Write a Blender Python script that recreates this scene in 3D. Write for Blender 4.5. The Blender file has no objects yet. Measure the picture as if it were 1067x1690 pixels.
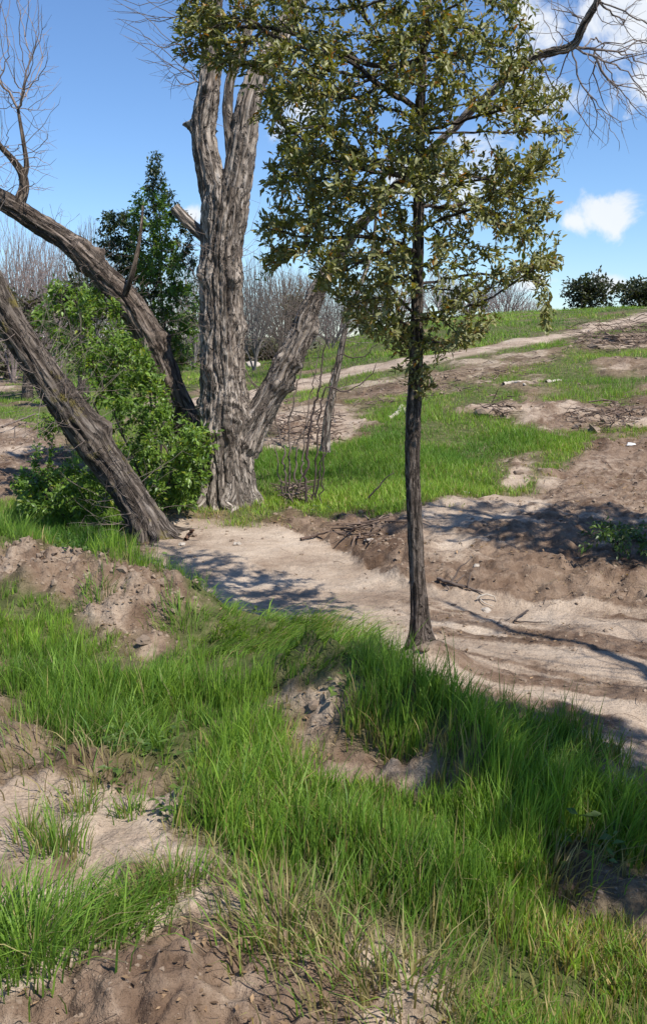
import bpy, math, random
import numpy as np

# ------------------------------------------------------------------ camera, world, sun, exposure
scene = bpy.context.scene
F = 1555.0                      # focal length in photo pixels
HORIZON = 555.0
PITCH = math.atan((800.0 - HORIZON) / F)
CAM = np.array((0.0, 0.0, 1.65))
cam_data = bpy.data.cameras.new('camera')
cam = bpy.data.objects.new('camera', cam_data)
scene.collection.objects.link(cam)
cam.location = CAM
cam.rotation_euler = (math.pi / 2 - PITCH, 0, 0)
cam_data.sensor_fit = 'VERTICAL'
cam_data.sensor_height = 36.0
cam_data.lens = F / 1690.0 * 36.0
cam_data.shift_y = -45.0 / 1690.0
cam_data.clip_start = 0.05
cam_data.clip_end = 3000.0
scene.camera = cam

SUN_EL = math.radians(54)
SUN_H = (0.72, -0.694)           # horizontal direction towards the sun
sun_az = math.atan2(SUN_H[0], SUN_H[1])

def px_dir(px, py):
    u = (px - 533.5) / F
    v = (py - 800.0) / F
    c, s = math.cos(PITCH), math.sin(PITCH)
    d = np.array((u, c - v * s, -s - v * c))
    return d

world = bpy.data.worlds.new('World')
scene.world = world
world.use_nodes = True
wt = world.node_tree
wn, wl = wt.nodes, wt.links
for n in list(wn):
    wn.remove(n)
w_out = wn.new('ShaderNodeOutputWorld')
w_bg = wn.new('ShaderNodeBackground')
w_bg.inputs['Strength'].default_value = 0.105
w_sky = wn.new('ShaderNodeTexSky')
w_sky.sky_type = 'NISHITA'
w_sky.sun_disc = False
w_sky.sun_elevation = SUN_EL
w_sky.sun_rotation = sun_az
w_sky.altitude = 100
w_sky.air_density = 1.0
w_sky.dust_density = 0.05
w_sky.ozone_density = 5.0
w_tc = wn.new('ShaderNodeTexCoord')

def wmath(op, a, b=None, c=None):
    n = wn.new('ShaderNodeMath')
    n.operation = op
    for i, v in enumerate((a, b, c)):
        if v is None:
            continue
        if isinstance(v, (int, float)):
            n.inputs[i].default_value = v
        else:
            wl.new(v, n.inputs[i])
    return n.outputs[0]

def wvec(op, a, b):
    n = wn.new('ShaderNodeVectorMath')
    n.operation = op
    for i, v in enumerate((a, b)):
        if isinstance(v, tuple):
            n.inputs[i].default_value = v
        else:
            wl.new(v, n.inputs[i])
    return n

w_noise = wn.new('ShaderNodeTexNoise')
w_noise.inputs['Scale'].default_value = 19.0
w_noise.inputs['Detail'].default_value = 9.0
w_noise.inputs['Roughness'].default_value = 0.6
w_noise.inputs['Distortion'].default_value = 0.4
wl.new(w_tc.outputs['Generated'], w_noise.inputs['Vector'])
w_noise2 = wn.new('ShaderNodeTexNoise')
w_noise2.inputs['Scale'].default_value = 7.0
w_noise2.inputs['Detail'].default_value = 5.0
wl.new(w_tc.outputs['Generated'], w_noise2.inputs['Vector'])
# cumulus banks: (direction, half width, half height, softness)
CLOUDS = []
for (px, py, rx, rz) in ((985, 352, 62, 36), (1000, 40, 140, 105), (1090, 130, 80, 50), (930, 150, 90, 50), (950, 365, 45, 20),
                         (318, 355, 26, 20), (505, 170, 50, 60), (1010, 470, 70, 16),
                         (880, 470, 50, 22), (735, 300, 90, 60)):
    d = px_dir(px, py); L = np.linalg.norm(d)
    CLOUDS.append((tuple(d / L), rx / F, rz / F))
rc = random.Random(5)
for k in range(10):              # the same fair-weather clouds all round the sky
    a = math.radians(35 + k * 29 + rc.uniform(-5, 5)); e = math.radians(rc.uniform(6, 40))
    CLOUDS.append(((math.sin(a) * math.cos(e), math.cos(a) * math.cos(e), math.sin(e)), rc.uniform(.06, .13), rc.uniform(.03, .06)))
mask = None
for c, rx, rz in CLOUDS:
    sub = wvec('SUBTRACT', w_tc.outputs['Generated'], c).outputs[0]
    scl = wvec('MULTIPLY', sub, (1 / rx, 1 / rx, 1 / rz)).outputs[0]
    ln = wn.new('ShaderNodeVectorMath'); ln.operation = 'LENGTH'
    wl.new(scl, ln.inputs[0])
    m = wmath('SUBTRACT', 1.0, ln.outputs['Value'])
    mask = m if mask is None else wmath('MAXIMUM', mask, m)
n1 = wmath('MULTIPLY_ADD', w_noise.outputs['Fac'], 3.6, -1.85)
msum = wmath('ADD', mask, n1)
mr = wn.new('ShaderNodeMapRange'); mr.interpolation_type = 'SMOOTHSTEP'
mr.inputs['From Min'].default_value = -0.12
mr.inputs['From Max'].default_value = 0.75
wl.new(msum, mr.inputs['Value'])
w_cc = wn.new('ShaderNodeMixRGB')
w_cc.inputs[1].default_value = (5.6, 6.2, 7.0, 1)
w_cc.inputs[2].default_value = (7.9, 7.9, 7.9, 1)
wl.new(w_noise2.outputs['Fac'], w_cc.inputs[0])
w_mix = wn.new('ShaderNodeMixRGB')
fac = wmath('MULTIPLY', mr.outputs[0], 0.93)
wl.new(fac, w_mix.inputs[0])
w_tint = wn.new('ShaderNodeMixRGB'); w_tint.blend_type = 'MULTIPLY'; w_tint.inputs[0].default_value = 1
w_tint.inputs[2].default_value = (.92, 1.04, 1.19, 1)   # the camera's rendering of a clear blue sky
wl.new(w_sky.outputs[0], w_tint.inputs[1])
wl.new(w_tint.outputs[0], w_mix.inputs[1])
wl.new(w_cc.outputs[0], w_mix.inputs[2])
wl.new(w_mix.outputs[0], w_bg.inputs['Color'])
wl.new(w_bg.outputs[0], w_out.inputs['Surface'])

sun_data = bpy.data.lights.new('sun', 'SUN')
sun_data.energy = 5.0
sun_data.angle = math.radians(0.53)
sun_data.color = (1.0, 0.955, 0.88)
sun = bpy.data.objects.new('sun', sun_data)
scene.collection.objects.link(sun)
sd = np.array((SUN_H[0] * math.cos(SUN_EL), SUN_H[1] * math.cos(SUN_EL), math.sin(SUN_EL)))
from mathutils import Vector
sun.rotation_euler = Vector(tuple(sd)).to_track_quat('Z', 'Y').to_euler()
sun.location = (8, -10, 14)

vs = scene.view_settings
vs.view_transform = 'Standard'
vs.look = 'None'
vs.exposure = 0.38
vs.gamma = 1.0
vs.use_curve_mapping = False
scene.cycles.max_bounces = 4
scene.cycles.diffuse_bounces = 2
scene.cycles.glossy_bounces = 1
scene.cycles.transmission_bounces = 3
scene.cycles.transparent_max_bounces = 2

# ------------------------------------------------------------------ numeric helpers
rng = np.random.default_rng(7)

def _hash(ix, iy, iz, seed):
    h = (ix.astype(np.int64) * 374761393 + iy.astype(np.int64) * 668265263 + iz.astype(np.int64) * 2147483647 * 3 + seed * 1274126177) & 0xFFFFFFFF
    h = ((h ^ (h >> 13)) * 1274126177) & 0xFFFFFFFF
    h = ((h ^ (h >> 16)) * 2246822519) & 0xFFFFFFFF
    return ((h ^ (h >> 15)) & 0xFFFFFF) / float(0xFFFFFF) * 2 - 1

def vnoise2(x, y, seed=0):
    x = np.asarray(x, float); y = np.asarray(y, float)
    x0 = np.floor(x); y0 = np.floor(y)
    fx = x - x0; fy = y - y0
    fx = fx * fx * fx * (fx * (fx * 6 - 15) + 10); fy = fy * fy * fy * (fy * (fy * 6 - 15) + 10)
    z = np.zeros_like(x0)
    a = _hash(x0, y0, z, seed); b = _hash(x0 + 1, y0, z, seed)
    c = _hash(x0, y0 + 1, z, seed); d = _hash(x0 + 1, y0 + 1, z, seed)
    return (a + (b - a) * fx) * (1 - fy) + (c + (d - c) * fx) * fy

def fbm(x, y, seed=0, octaves=4, gain=0.5):
    s = 0; a = 1.0; f = 1.0
    for o in range(octaves):
        # rotate each octave so the lattice never shows
        ca, sa = math.cos(0.7 * o + 0.3), math.sin(0.7 * o + 0.3)
        s = s + a * vnoise2((x * ca - y * sa) * f + 17.3 * o, (x * sa + y * ca) * f - 9.1 * o, seed + o * 31)
        a *= gain; f *= 2.03
    return s

def smooth(a, b, x):
    t = np.clip((x - a) / (b - a), 0, 1)
    return t * t * (3 - 2 * t)

def norm(v):
    return v / np.maximum(np.linalg.norm(v, axis=-1, keepdims=True), 1e-9)

# ------------------------------------------------------------------ terrain height
EDGE_X = np.array([-14, -6, -3.6, -2.44, -1.6, -.76, -.1, .2, .36, .50, .80, 1.25, 2.2, 3.5, 6, 14.])
EDGE_Y = np.array([11, 9.0, 7.9, 6.95, 6.35, 5.7, 5.35, 4.98, 4.45, 3.98, 3.60, 3.38, 3.1, 2.8, 2.0, 0.])
FAR_X = np.array([-14, -6, -2.6, -.89, -.2, .16, .45, .775, 1.5, 2.4, 4, 7, 14.])
FAR_Y = np.array([11.4, 10.9, 10.5, 10.2, 9.7, 9.0, 8.2, 7.5, 7.1, 6.85, 6.5, 5.9, 5.])
HILL_X = np.array([-30, -12, -5.9, -3.3, -1.06, 2.15, 5.4, 9, 16, 30, 60.])
HILL_Z = np.array([-.1, .0, .15, .45, 1.05, 2.0, 2.6, 2.95, 3.3, 3.5, 3.4])

def base_h(x, y):
    x = np.asarray(x, float); y = np.asarray(y, float)
    wx = x + 0.10 * vnoise2(x * 1.3, y * 1.3, 3); wy = y + 0.14 * vnoise2(x * 1.1 + 5, y * 1.1, 4)
    ye = np.interp(wx, EDGE_X, EDGE_Y)
    yf = np.interp(wx, FAR_X, FAR_Y)
    low = smooth(-0.15, 0.75, wy - ye)
    z = -0.42 * low
    rise = smooth(-0.15, 0.9, wy - yf)
    z = z + rise * (0.09 + 0.07 * smooth(0, 2, x))
    z = z + 0.06 * smooth(0.5, 4.5, wy - yf)
    # the hill
    A = np.interp(x + 1.5 * vnoise2(x * .08, y * .08, 9), HILL_X, HILL_Z)
    r = np.clip((y - 11.5) / 38.0, 0, None)
    ramp = 1 - np.exp(-(r * 2.3) ** 1.25)
    ramp = ramp * (1 - smooth(55, 120, y))
    z = z + (A + .2) * ramp
    # far land, gently level
    z = z + 0.35 * vnoise2(x * .03, y * .03, 12) * smooth(25, 80, y) * (1 - .7 * smooth(-5, 5, x))
    z = z + 0.10 * vnoise2(x * .23, y * .23, 13) * smooth(11, 18, y)
    # dirt ridge thrown up on the near bank at the far side of the grass
    rd = seg_dist(x, y, RIDGE)
    z = z + 0.20 * np.exp(-(rd / 0.38) ** 2) * (1 + .35 * vnoise2(x * 2.3, y * 2.3, 14))
    # foot of the oak
    d = np.hypot((x - .66) / .26, (y - 5.62) / .24)
    z = z + 0.17 * np.exp(-d ** 2)
    # sandy hummocks cropping out of the grass
    for (hx, hy, rx, ry, hh) in HUMMOCKS:
        d = np.hypot((x - hx) / rx, (y - hy) / ry)
        z = z + hh * np.exp(-d ** 2.4)
    z = z + .21 * np.exp(-(seg_dist(x, y, [h[:2] for h in HUMMOCKS]) / .17) ** 2)
    # near left hollow washed by rain
    z = z + 0.05 * vnoise2(x * 0.9, y * 0.9, 15) * (y < 200)
    return z

RIDGE = [(-3.4, 7.6), (-2.6, 6.75), (-1.9, 6.25), (-1.35, 5.85), (-1.05, 5.45)]
HUMMOCKS = [(-.06, 4.15, .20, .15, .04), (.10, 3.90, .17, .16, .08), (.25, 3.62, .18, .13, .03), (.40, 3.44, .16, .10, .03), (.55, 3.22, .16, .12, .05)]

def seg_dist(x, y, pts):
    best = np.full(np.shape(x), 1e9)
    for (ax, ay), (bx, by) in zip(pts[:-1], pts[1:]):
        dx, dy = bx - ax, by - ay
        t = np.clip(((x - ax) * dx + (y - ay) * dy) / (dx * dx + dy * dy), 0, 1)
        best = np.minimum(best, np.hypot(x - ax - t * dx, y - ay - t * dy))
    return best

HFUN = [None]
def rays_ground(q):
    q = np.atleast_2d(np.asarray(q, float))
    D = np.stack([px_dir(a, b) for a, b in q])
    ts = np.exp(np.linspace(math.log(1.2), math.log(220), 320))
    P = CAM + ts[None, :, None] * D[:, None, :]
    f = HFUN[0] or base_h
    g = P[..., 2] - f(P[..., 0].ravel(), P[..., 1].ravel()).reshape(P.shape[:2])
    hit = g < 0
    idx = np.where(hit.any(1), np.argmax(hit, 1), len(ts) - 1)
    idx = np.maximum(idx, 1)
    k = np.arange(len(q))
    g0, g1 = g[k, idx - 1], g[k, idx]
    t = np.clip(g0 / np.where(np.abs(g0 - g1) < 1e-9, 1e-9, g0 - g1), 0, 1)
    T = ts[idx - 1] + (ts[idx] - ts[idx - 1]) * t
    return CAM + T[:, None] * D

def ray_ground(px, py):
    return rays_ground([(px, py)])[0]

def at(px, py, Y):
    d = px_dir(px, py)
    return CAM + d * (Y / d[1])

def poly_world(pts):
    return [tuple(p[:2]) for p in rays_ground(pts)]

def poly_sd(x, y, poly):
    """signed distance, positive inside"""
    inside = np.zeros(np.shape(x), bool)
    best = np.full(np.shape(x), 1e9)
    n = len(poly)
    for i in range(n):
        ax, ay = poly[i]; bx, by = poly[(i + 1) % n]
        dx, dy = bx - ax, by - ay
        t = np.clip(((x - ax) * dx + (y - ay) * dy) / (dx * dx + dy * dy + 1e-12), 0, 1)
        best = np.minimum(best, np.hypot(x - ax - t * dx, y - ay - t * dy))
        cross = ((ay > y) != (by > y)) & (x < dx * (y - ay) / (dy if abs(dy) > 1e-9 else 1e-9) + ax)
        inside ^= cross
    return np.where(inside, best, -best)

# ------------------------------------------------------------------ zones of bare soil (measured off the photo, laid on the ground)
Z_SANDPATCH = poly_world([(-260, 1295), (60, 1295), (130, 1310), (260, 1330), (345, 1385), (395, 1455), (400, 1530), (300, 1500), (170, 1560), (60, 1640), (-260, 1650)])
Z_NEARDIRT = poly_world([(-260, 1560), (160, 1560), (240, 1480), (330, 1420), (400, 1450), (470, 1500), (560, 1530), (650, 1560), (720, 1640), (720, 1800), (-260, 1800)])
Z_DRY = poly_world([(430, 1460), (560, 1490), (700, 1500), (860, 1480), (960, 1440), (1067, 1400), (1300, 1400), (1300, 1800), (430, 1800)])
Z_LEFTBROWN = poly_world([(-260, 1100), (18, 1100), (30, 1180), (90, 1235), (190, 1255), (265, 1290), (300, 1340), (60, 1350), (-260, 1350)])
Z_RIDGE = poly_world([(-260, 880), (0, 905), (100, 915), (200, 935), (330, 985), (372, 1015), (292, 1042), (288, 1080), (230, 1085), (200, 1050), (90, 1000), (0, 965), (-260, 930)])
Z_STRIP = poly_world([(470, 1155), (510, 1140), (590, 1185), (640, 1225), (720, 1243), (805, 1285), (770, 1318), (680, 1305), (610, 1300), (520, 1285), (495, 1200)])
Z_DARKGAP = poly_world([(880, 1440), (960, 1420), (1010, 1450), (960, 1500), (890, 1500)])
Z_RIGHTEDGE = poly_world([(1040, 1180), (1300, 1180), (1300, 1330), (1080, 1330), (1010, 1300)])
Z_HILL = [poly_world(p) for p in (
    [(830, 640), (870, 628), (920, 660), (1000, 672), (1067, 650), (1200, 640), (1200, 690), (1055, 705), (960, 712), (905, 722), (850, 690)],
    [(380, 685), (560, 645), (700, 616), (900, 574), (960, 557), (1067, 547), (1250, 540), (1250, 572), (1067, 572), (960, 578), (900, 596), (830, 628), (740, 644), (640, 658), (560, 680), (430, 694)],
    [(1250, 500), (1067, 518), (980, 536), (900, 556), (720, 586), (560, 612), (400, 652), (250, 665), (250, 682), (400, 668), (560, 626), (720, 598), (900, 566), (980, 548), (1067, 532), (1250, 520)],
    [(765, 672), (850, 664), (860, 680), (800, 690)],
    [(830, 765), (872, 752), (880, 790), (845, 802)],
    [(985, 745), (1067, 725), (1250, 700), (1250, 860), (900, 850), (930, 790)],
    [(430, 690), (560, 680), (575, 720), (520, 750), (440, 745)],
    [(-200, 622), (30, 624), (55, 636), (30, 645), (-200, 650)],
    [(-200, 700), (60, 700), (120, 730), (150, 800), (60, 830), (-200, 830)],
    [(1000, 590), (1060, 585), (1067, 600), (1010, 612)],
)]

def zones_raw(x, y):
    """sand, dirt, grass weights 0..1"""
    x = np.asarray(x, float); y = np.asarray(y, float)
    w1 = fbm(x * 2.6, y * 2.6, 40, 4)
    w2 = fbm(x * .55, y * .55, 41, 4)
    wx = x + 0.10 * vnoise2(x * 1.3, y * 1.3, 3); wy = y + 0.14 * vnoise2(x * 1.1 + 5, y * 1.1, 4)
    ye = np.interp(wx, EDGE_X, EDGE_Y); yf = np.interp(wx, FAR_X, FAR_Y)
    near = smooth(.42, .12, (wy - ye) + .16 * w1)
    # the wash floor
    inw = smooth(.25, .6, (wy - ye) + .10 * w1) * smooth(.12, -.06, (wy - yf) + .10 * w1 + .05 * w2)
    leftgrass = smooth(-1.55, -1.95, x + .15 * w1) * smooth(-.0, .35, wy - ye)
    inw = inw * (1 - leftgrass)
    flow = fbm(x * .8 + y * .5, (y - .45 * x) * 0 + (y + .55 * x) * 3.2, 43, 4)
    sand = inw * (1 - smooth(.3, 1.0, x) * smooth(-.35, .3, flow))
    sand = sand * (1 - .7 * smooth(.25, -.15, (wy - ye) - .75 + .2 * w1) * smooth(-.4, -1.0, x))
    # far bank: dirt with pale sand, up to the foot of the grass slope
    gl = np.interp(x, [-14, -3, -1.0, .2, 1.2, 2.2, 3.1, 4.2, 8, 14], [11.2, 10.9, 10.45, 10.4, 10.7, 11.3, 12.4, 14.5, 15.5, 16])
    farg = smooth(-.35, .45, (y - gl) + .35 * w1 + .45 * w2)
    pale = smooth(-.15, .45, w2 + .35 * w1 + .1) * smooth(.6, 1.2, x) * smooth(13.5, 11.5, y)
    sand = np.maximum(sand, (1 - farg) * (1 - near) * pale * .8 * (wy > yf))
    grass = np.maximum(near, farg)
    grass = np.maximum(grass, leftgrass * smooth(-1.7, -2.2, x))
    warp = .07 * w1 + .05 * w2
    k = poly_sd(x, y, Z_SANDPATCH)
    m = smooth(-.12, .10, k + 1.3 * warp); sand = np.maximum(sand, m * smooth(-1.1, -.2, w1 + .4 * w2)); grass = grass * (1 - m)
    for poly, s in ((Z_NEARDIRT, .6), (Z_LEFTBROWN, .15), (Z_RIDGE, .45), (Z_STRIP, .55), (Z_DARKGAP, 0), (Z_RIGHTEDGE, .5)):
        m = smooth(-.12, .10, poly_sd(x, y, poly) + 1.3 * warp)
        grass = grass * (1 - m * (1.0 if s != .15 else .85))
        sand = np.maximum(sand, m * s * (smooth(-.35, .5, w1 + .6 * w2) if s < .8 else smooth(-1.2, -.2, w1)))
    m = smooth(-.05, .15, poly_sd(x, y, Z_DRY) + warp)
    grass = grass * (1 - m * .75 * smooth(-.5, .3, fbm(x * 2.4, y * 2.4, 44, 4)))
    sc = np.clip((y - 8) / 14, .25, 2.2)
    for i, poly in enumerate(Z_HILL):
        k = poly_sd(x, y, poly) / sc
        m = smooth(-.2, .25, k + .15 + .16 * w2 + .10 * w1) if i == 2 else smooth(-.45, .5, k + .6 * w2 + .4 * w1)
        grass = grass * (1 - m * (.85 if i == 1 else 1))
        if i == 2:
            sand = np.maximum(sand, m * .95)
        elif i == 5:
            sand = np.maximum(sand * (1 - .75 * m), m * .3 * smooth(-.2, .6, w2))
        else:
            sand = np.maximum(sand, m * .65 * smooth(-.4, .5, w2 + .4 * w1))
    # bare scabs scattered over the slope
    scab = smooth(.62, .95, fbm(x * .42 + 3, y * .42, 55, 4)) * smooth(11, 13, y)
    grass = grass * (1 - scab * .8)
    far = smooth(60, 110, y)
    grass = np.maximum(grass, far * .7)
    return sand, np.clip(1 - grass, 0, 1), grass

def raw_ground(x, y):
    z = base_h(x, y)
    s, b, g = zones_raw(x, y)
    near = 1 - smooth(14, 40, y)
    ye = np.interp(x, EDGE_X, EDGE_Y); yf = np.interp(x, FAR_X, FAR_Y)
    wash = smooth(.35, .75, y - ye) * smooth(.15, -.25, y - yf) * (x > -2.2)
    rough = b * (1 - .75 * s) * (1 - .62 * wash)
    c = fbm(x * 5.2, y * 5.2, 60, 4, .55)
    z = z + rough * near * (0.042 * c + 0.045 * np.abs(fbm(x * 2.2, y * 2.2, 61, 3)) + .03 * np.abs(fbm(x * 11, y * 11, 66, 3)))
    rid = np.exp(-(seg_dist(x, y, RIDGE) / .45) ** 2)
    z = z + rid * (0.06 * fbm(x * 5.5, y * 5.5, 62, 5, .62) + .045 * np.abs(fbm(x * 9, y * 9, 67, 4)))
    hl = np.exp(-(seg_dist(x, y, [h[:2] for h in HUMMOCKS]) / .24) ** 2)
    z = z + hl * (.045 * fbm(x * 7, y * 7, 68, 4, .6) + .03 * np.abs(fbm(x * 14, y * 14, 69, 3)) - .02)
    z = z - .10 * smooth(-.1, .12, poly_sd(x, y, Z_DARKGAP)) - .05 * smooth(-.1, .15, poly_sd(x, y, Z_RIGHTEDGE))
    # wheel ruts along the wash, and ripples in the sand
    v = (y - np.interp(x, [-2, 0, 1, 3, 6], [9, 7.6, 5.9, 5.0, 4.2]))
    z = z + s * near * (0.011 * np.sin(v * 9 + 2.2 * vnoise2(x * .9, y * .9, 63)) * smooth(.3, 1.2, x) * (y < 8) + 0.012 * fbm(x * 3, y * 3, 64, 4))
    z = z + smooth(9, 16, y) * b * 0.055 * np.abs(fbm(x * 1.1, y * 1.1, 65, 4))
    return z, s, g

# the sheet is sampled once; everything that stands on it looks its height up there
_fine = np.radians(np.arange(-27, 27.001, .155))
_lr = np.radians(np.concatenate([np.linspace(27.3, 60, 60), np.linspace(62, 178, 40)]))
TH = np.concatenate([-_lr[::-1], _fine, _lr])
RR = np.concatenate([np.linspace(.25, 1.9, 18)[:-1], np.exp(np.linspace(math.log(1.9), math.log(13), 430))[:-1],
                     np.exp(np.linspace(math.log(13), math.log(75), 200))[:-1], np.exp(np.linspace(math.log(75), math.log(2200), 40))])
GO = (0.0, -0.3)
_T, _R = np.meshgrid(TH, RR)
GX = GO[0] + _R * np.sin(_T); GY = GO[1] + _R * np.cos(_T)
_z, _s, _g = raw_ground(GX.ravel(), GY.ravel())
GZ, GS, GG = _z.reshape(GX.shape), _s.reshape(GX.shape), _g.reshape(GX.shape)

def _look(x, y, *grids):
    x = np.asarray(x, float); y = np.asarray(y, float)
    dx, dy = x - GO[0], y - GO[1]
    fi = np.interp(np.hypot(dx, dy), RR, np.arange(len(RR))); fj = np.interp(np.arctan2(dx, dy), TH, np.arange(len(TH)))
    i = np.minimum(fi.astype(int), len(RR) - 2); j = np.minimum(fj.astype(int), len(TH) - 2)
    a, b = fi - i, fj - j
    return [G[i, j] * (1 - a) * (1 - b) + G[i + 1, j] * a * (1 - b) + G[i, j + 1] * (1 - a) * b + G[i + 1, j + 1] * a * b for G in grids]

def ground_h(x, y):
    return _look(x, y, GZ)[0]

def zones(x, y):
    a, b = _look(x, y, GS, GG)
    return a, 1 - b, b

HFUN[0] = ground_h

def gz(x, y):
    return float(ground_h(np.array([x]), np.array([y]))[0])

# ------------------------------------------------------------------ mesh helpers
def make_mesh(name, verts, quads=None, tris=None, col=None, vec=None, smooth_shade=True, floats=None):
    me = bpy.data.meshes.new(name)
    verts = np.asarray(verts, np.float32)
    me.vertices.add(len(verts))
    me.vertices.foreach_set('co', verts.ravel())
    nq = 0 if quads is None else len(quads); nt = 0 if tris is None else len(tris)
    loops = []; starts = []; pos = 0
    if nq:
        loops.append(np.asarray(quads, np.int32).ravel()); starts.append(np.arange(nq, dtype=np.int32) * 4); pos = nq * 4
    if nt:
        loops.append(np.asarray(tris, np.int32).ravel()); starts.append(np.arange(nt, dtype=np.int32) * 3 + pos)
    loops = np.concatenate(loops); starts = np.concatenate(starts)
    me.loops.add(len(loops)); me.loops.foreach_set('vertex_index', loops)
    me.polygons.add(nq + nt); me.polygons.foreach_set('loop_start', starts)
    try:
        me.polygons.foreach_set('loop_total', np.concatenate([np.full(nq, 4, np.int32), np.full(nt, 3, np.int32)]))
    except Exception:
        pass
    me.update(calc_edges=True)
    me.polygons.foreach_set('use_smooth', np.full(nq + nt, smooth_shade, bool))
    if col is not None:
        a = me.attributes.new('Col', 'FLOAT_COLOR', 'POINT')
        c = np.ones((len(verts), 4), np.float32); c[:, :3] = col
        a.data.foreach_set('color', c.ravel())
    if vec is not None:
        a = me.attributes.new('grain', 'FLOAT_VECTOR', 'POINT')
        a.data.foreach_set('vector', np.asarray(vec, np.float32).ravel())
    for k, v in (floats or {}).items():
        a = me.attributes.new(k, 'FLOAT', 'POINT')
        a.data.foreach_set('value', np.asarray(v, np.float32))
    me.validate()
    return me

def link(name, me, mat=None, parent=None, **props):
    o = bpy.data.objects.new(name, me)
    scene.collection.objects.link(o)
    if mat is not None and me is not None:
        me.materials.clear(); me.materials.append(mat)
    if parent is not None:
        o.parent = parent
    for k, v in props.items():
        o[k] = v
    return o

def thing(name, label, category, loc=(0, 0, 0), group=None):
    o = bpy.data.objects.new(name, None)
    scene.collection.objects.link(o)
    o.location = loc
    o['label'] = label; o['category'] = category
    if group:
        o['group'] = group
    return o

def child(name, me, mat, parent, **props):
    """mesh given in world coordinates, re-based on its parent's location"""
    off = np.array(parent.location)
    n = len(me.vertices)
    co = np.empty(n * 3, np.float32); me.vertices.foreach_get('co', co)
    co = co.reshape(-1, 3) - off.astype(np.float32)
    me.vertices.foreach_set('co', co.ravel()); me.update()
    return link(name, me, mat, parent, **props)

class Soup:
    def __init__(self):
        self.v = []; self.q = []; self.t = []; self.c = []; self.g = []; self.n = 0
    def add(self, v, q=None, t=None, c=None, g=None):
        v = np.asarray(v, float)
        self.v.append(v)
        if q is not None and len(q): self.q.append(np.asarray(q) + self.n)
        if t is not None and len(t): self.t.append(np.asarray(t) + self.n)
        self.c.append(np.broadcast_to(np.asarray(c if c is not None else (1, 1, 1), float), v.shape))
        self.g.append(np.zeros_like(v) if g is None else g)
        self.n += len(v)
    def mesh(self, name, smooth_shade=True):
        return make_mesh(name, np.concatenate(self.v), np.concatenate(self.q) if self.q else None, np.concatenate(self.t) if self.t else None,
                         np.concatenate(self.c), np.concatenate(self.g), smooth_shade)

def frames(pts):
    pts = np.asarray(pts, float)
    T = np.gradient(pts, axis=0); T = norm(T)
    up = np.array((0.31, -0.87, 0.38))
    N = np.empty_like(T)
    n = np.cross(T[0], up); n /= max(np.linalg.norm(n), 1e-9)
    for i in range(len(T)):
        n = n - T[i] * np.dot(n, T[i]); n /= max(np.linalg.norm(n), 1e-9)
        N[i] = n
    return T, N, np.cross(T, N)

def catmull(pts, rad, step):
    pts = np.asarray(pts, float); rad = np.asarray(rad, float)
    P = np.vstack([2 * pts[0] - pts[1], pts, 2 * pts[-1] - pts[-2]])
    outp, outr = [], []
    for i in range(1, len(P) - 2):
        L = np.linalg.norm(P[i + 1] - P[i]); n = max(1, int(L / step))
        t = np.arange(n)[:, None] / n
        p0, p1, p2, p3 = P[i - 1], P[i], P[i + 1], P[i + 2]
        outp.append(.5 * ((2 * p1) + (-p0 + p2) * t + (2 * p0 - 5 * p1 + 4 * p2 - p3) * t ** 2 + (-p0 + 3 * p1 - 3 * p2 + p3) * t ** 3))
        outr.append(rad[i - 1] + (rad[i] - rad[i - 1]) * t[:, 0])
    outp.append(pts[-1:]); outr.append(rad[-1:])
    return np.vstack(outp), np.concatenate(outr)

def tube(soup, pts, rad, sides=5, c=(1, 1, 1), cap=True):
    pts = np.asarray(pts, float); rad = np.asarray(rad, float)
    T, N, B = frames(pts)
    n = len(pts)
    a = np.arange(sides) * 2 * math.pi / sides
    ring = np.cos(a)[None, :, None] * N[:, None, :] + np.sin(a)[None, :, None] * B[:, None, :]
    V = (pts[:, None, :] + ring * rad[:, None, None]).reshape(-1, 3)
    i = np.arange(n - 1)[:, None]; j = np.arange(sides)[None, :]; j2 = (j + 1) % sides
    Q = np.stack([i * sides + j, i * sides + j2, (i + 1) * sides + j2, (i + 1) * sides + j], -1).reshape(-1, 4)
    s = np.concatenate([[0], np.cumsum(np.linalg.norm(np.diff(pts, axis=0), axis=1))])
    G = np.stack([np.cos(a)[None, :] * rad[:, None], np.sin(a)[None, :] * rad[:, None], np.repeat(s[:, None], sides, 1)], -1).reshape(-1, 3)
    tr = None
    if cap:
        k = (n - 1) * sides
        tr = np.array([[k, k + m, k + m + 1] for m in range(1, sides - 1)])
    soup.add(V, Q, tr, c, G)

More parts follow.
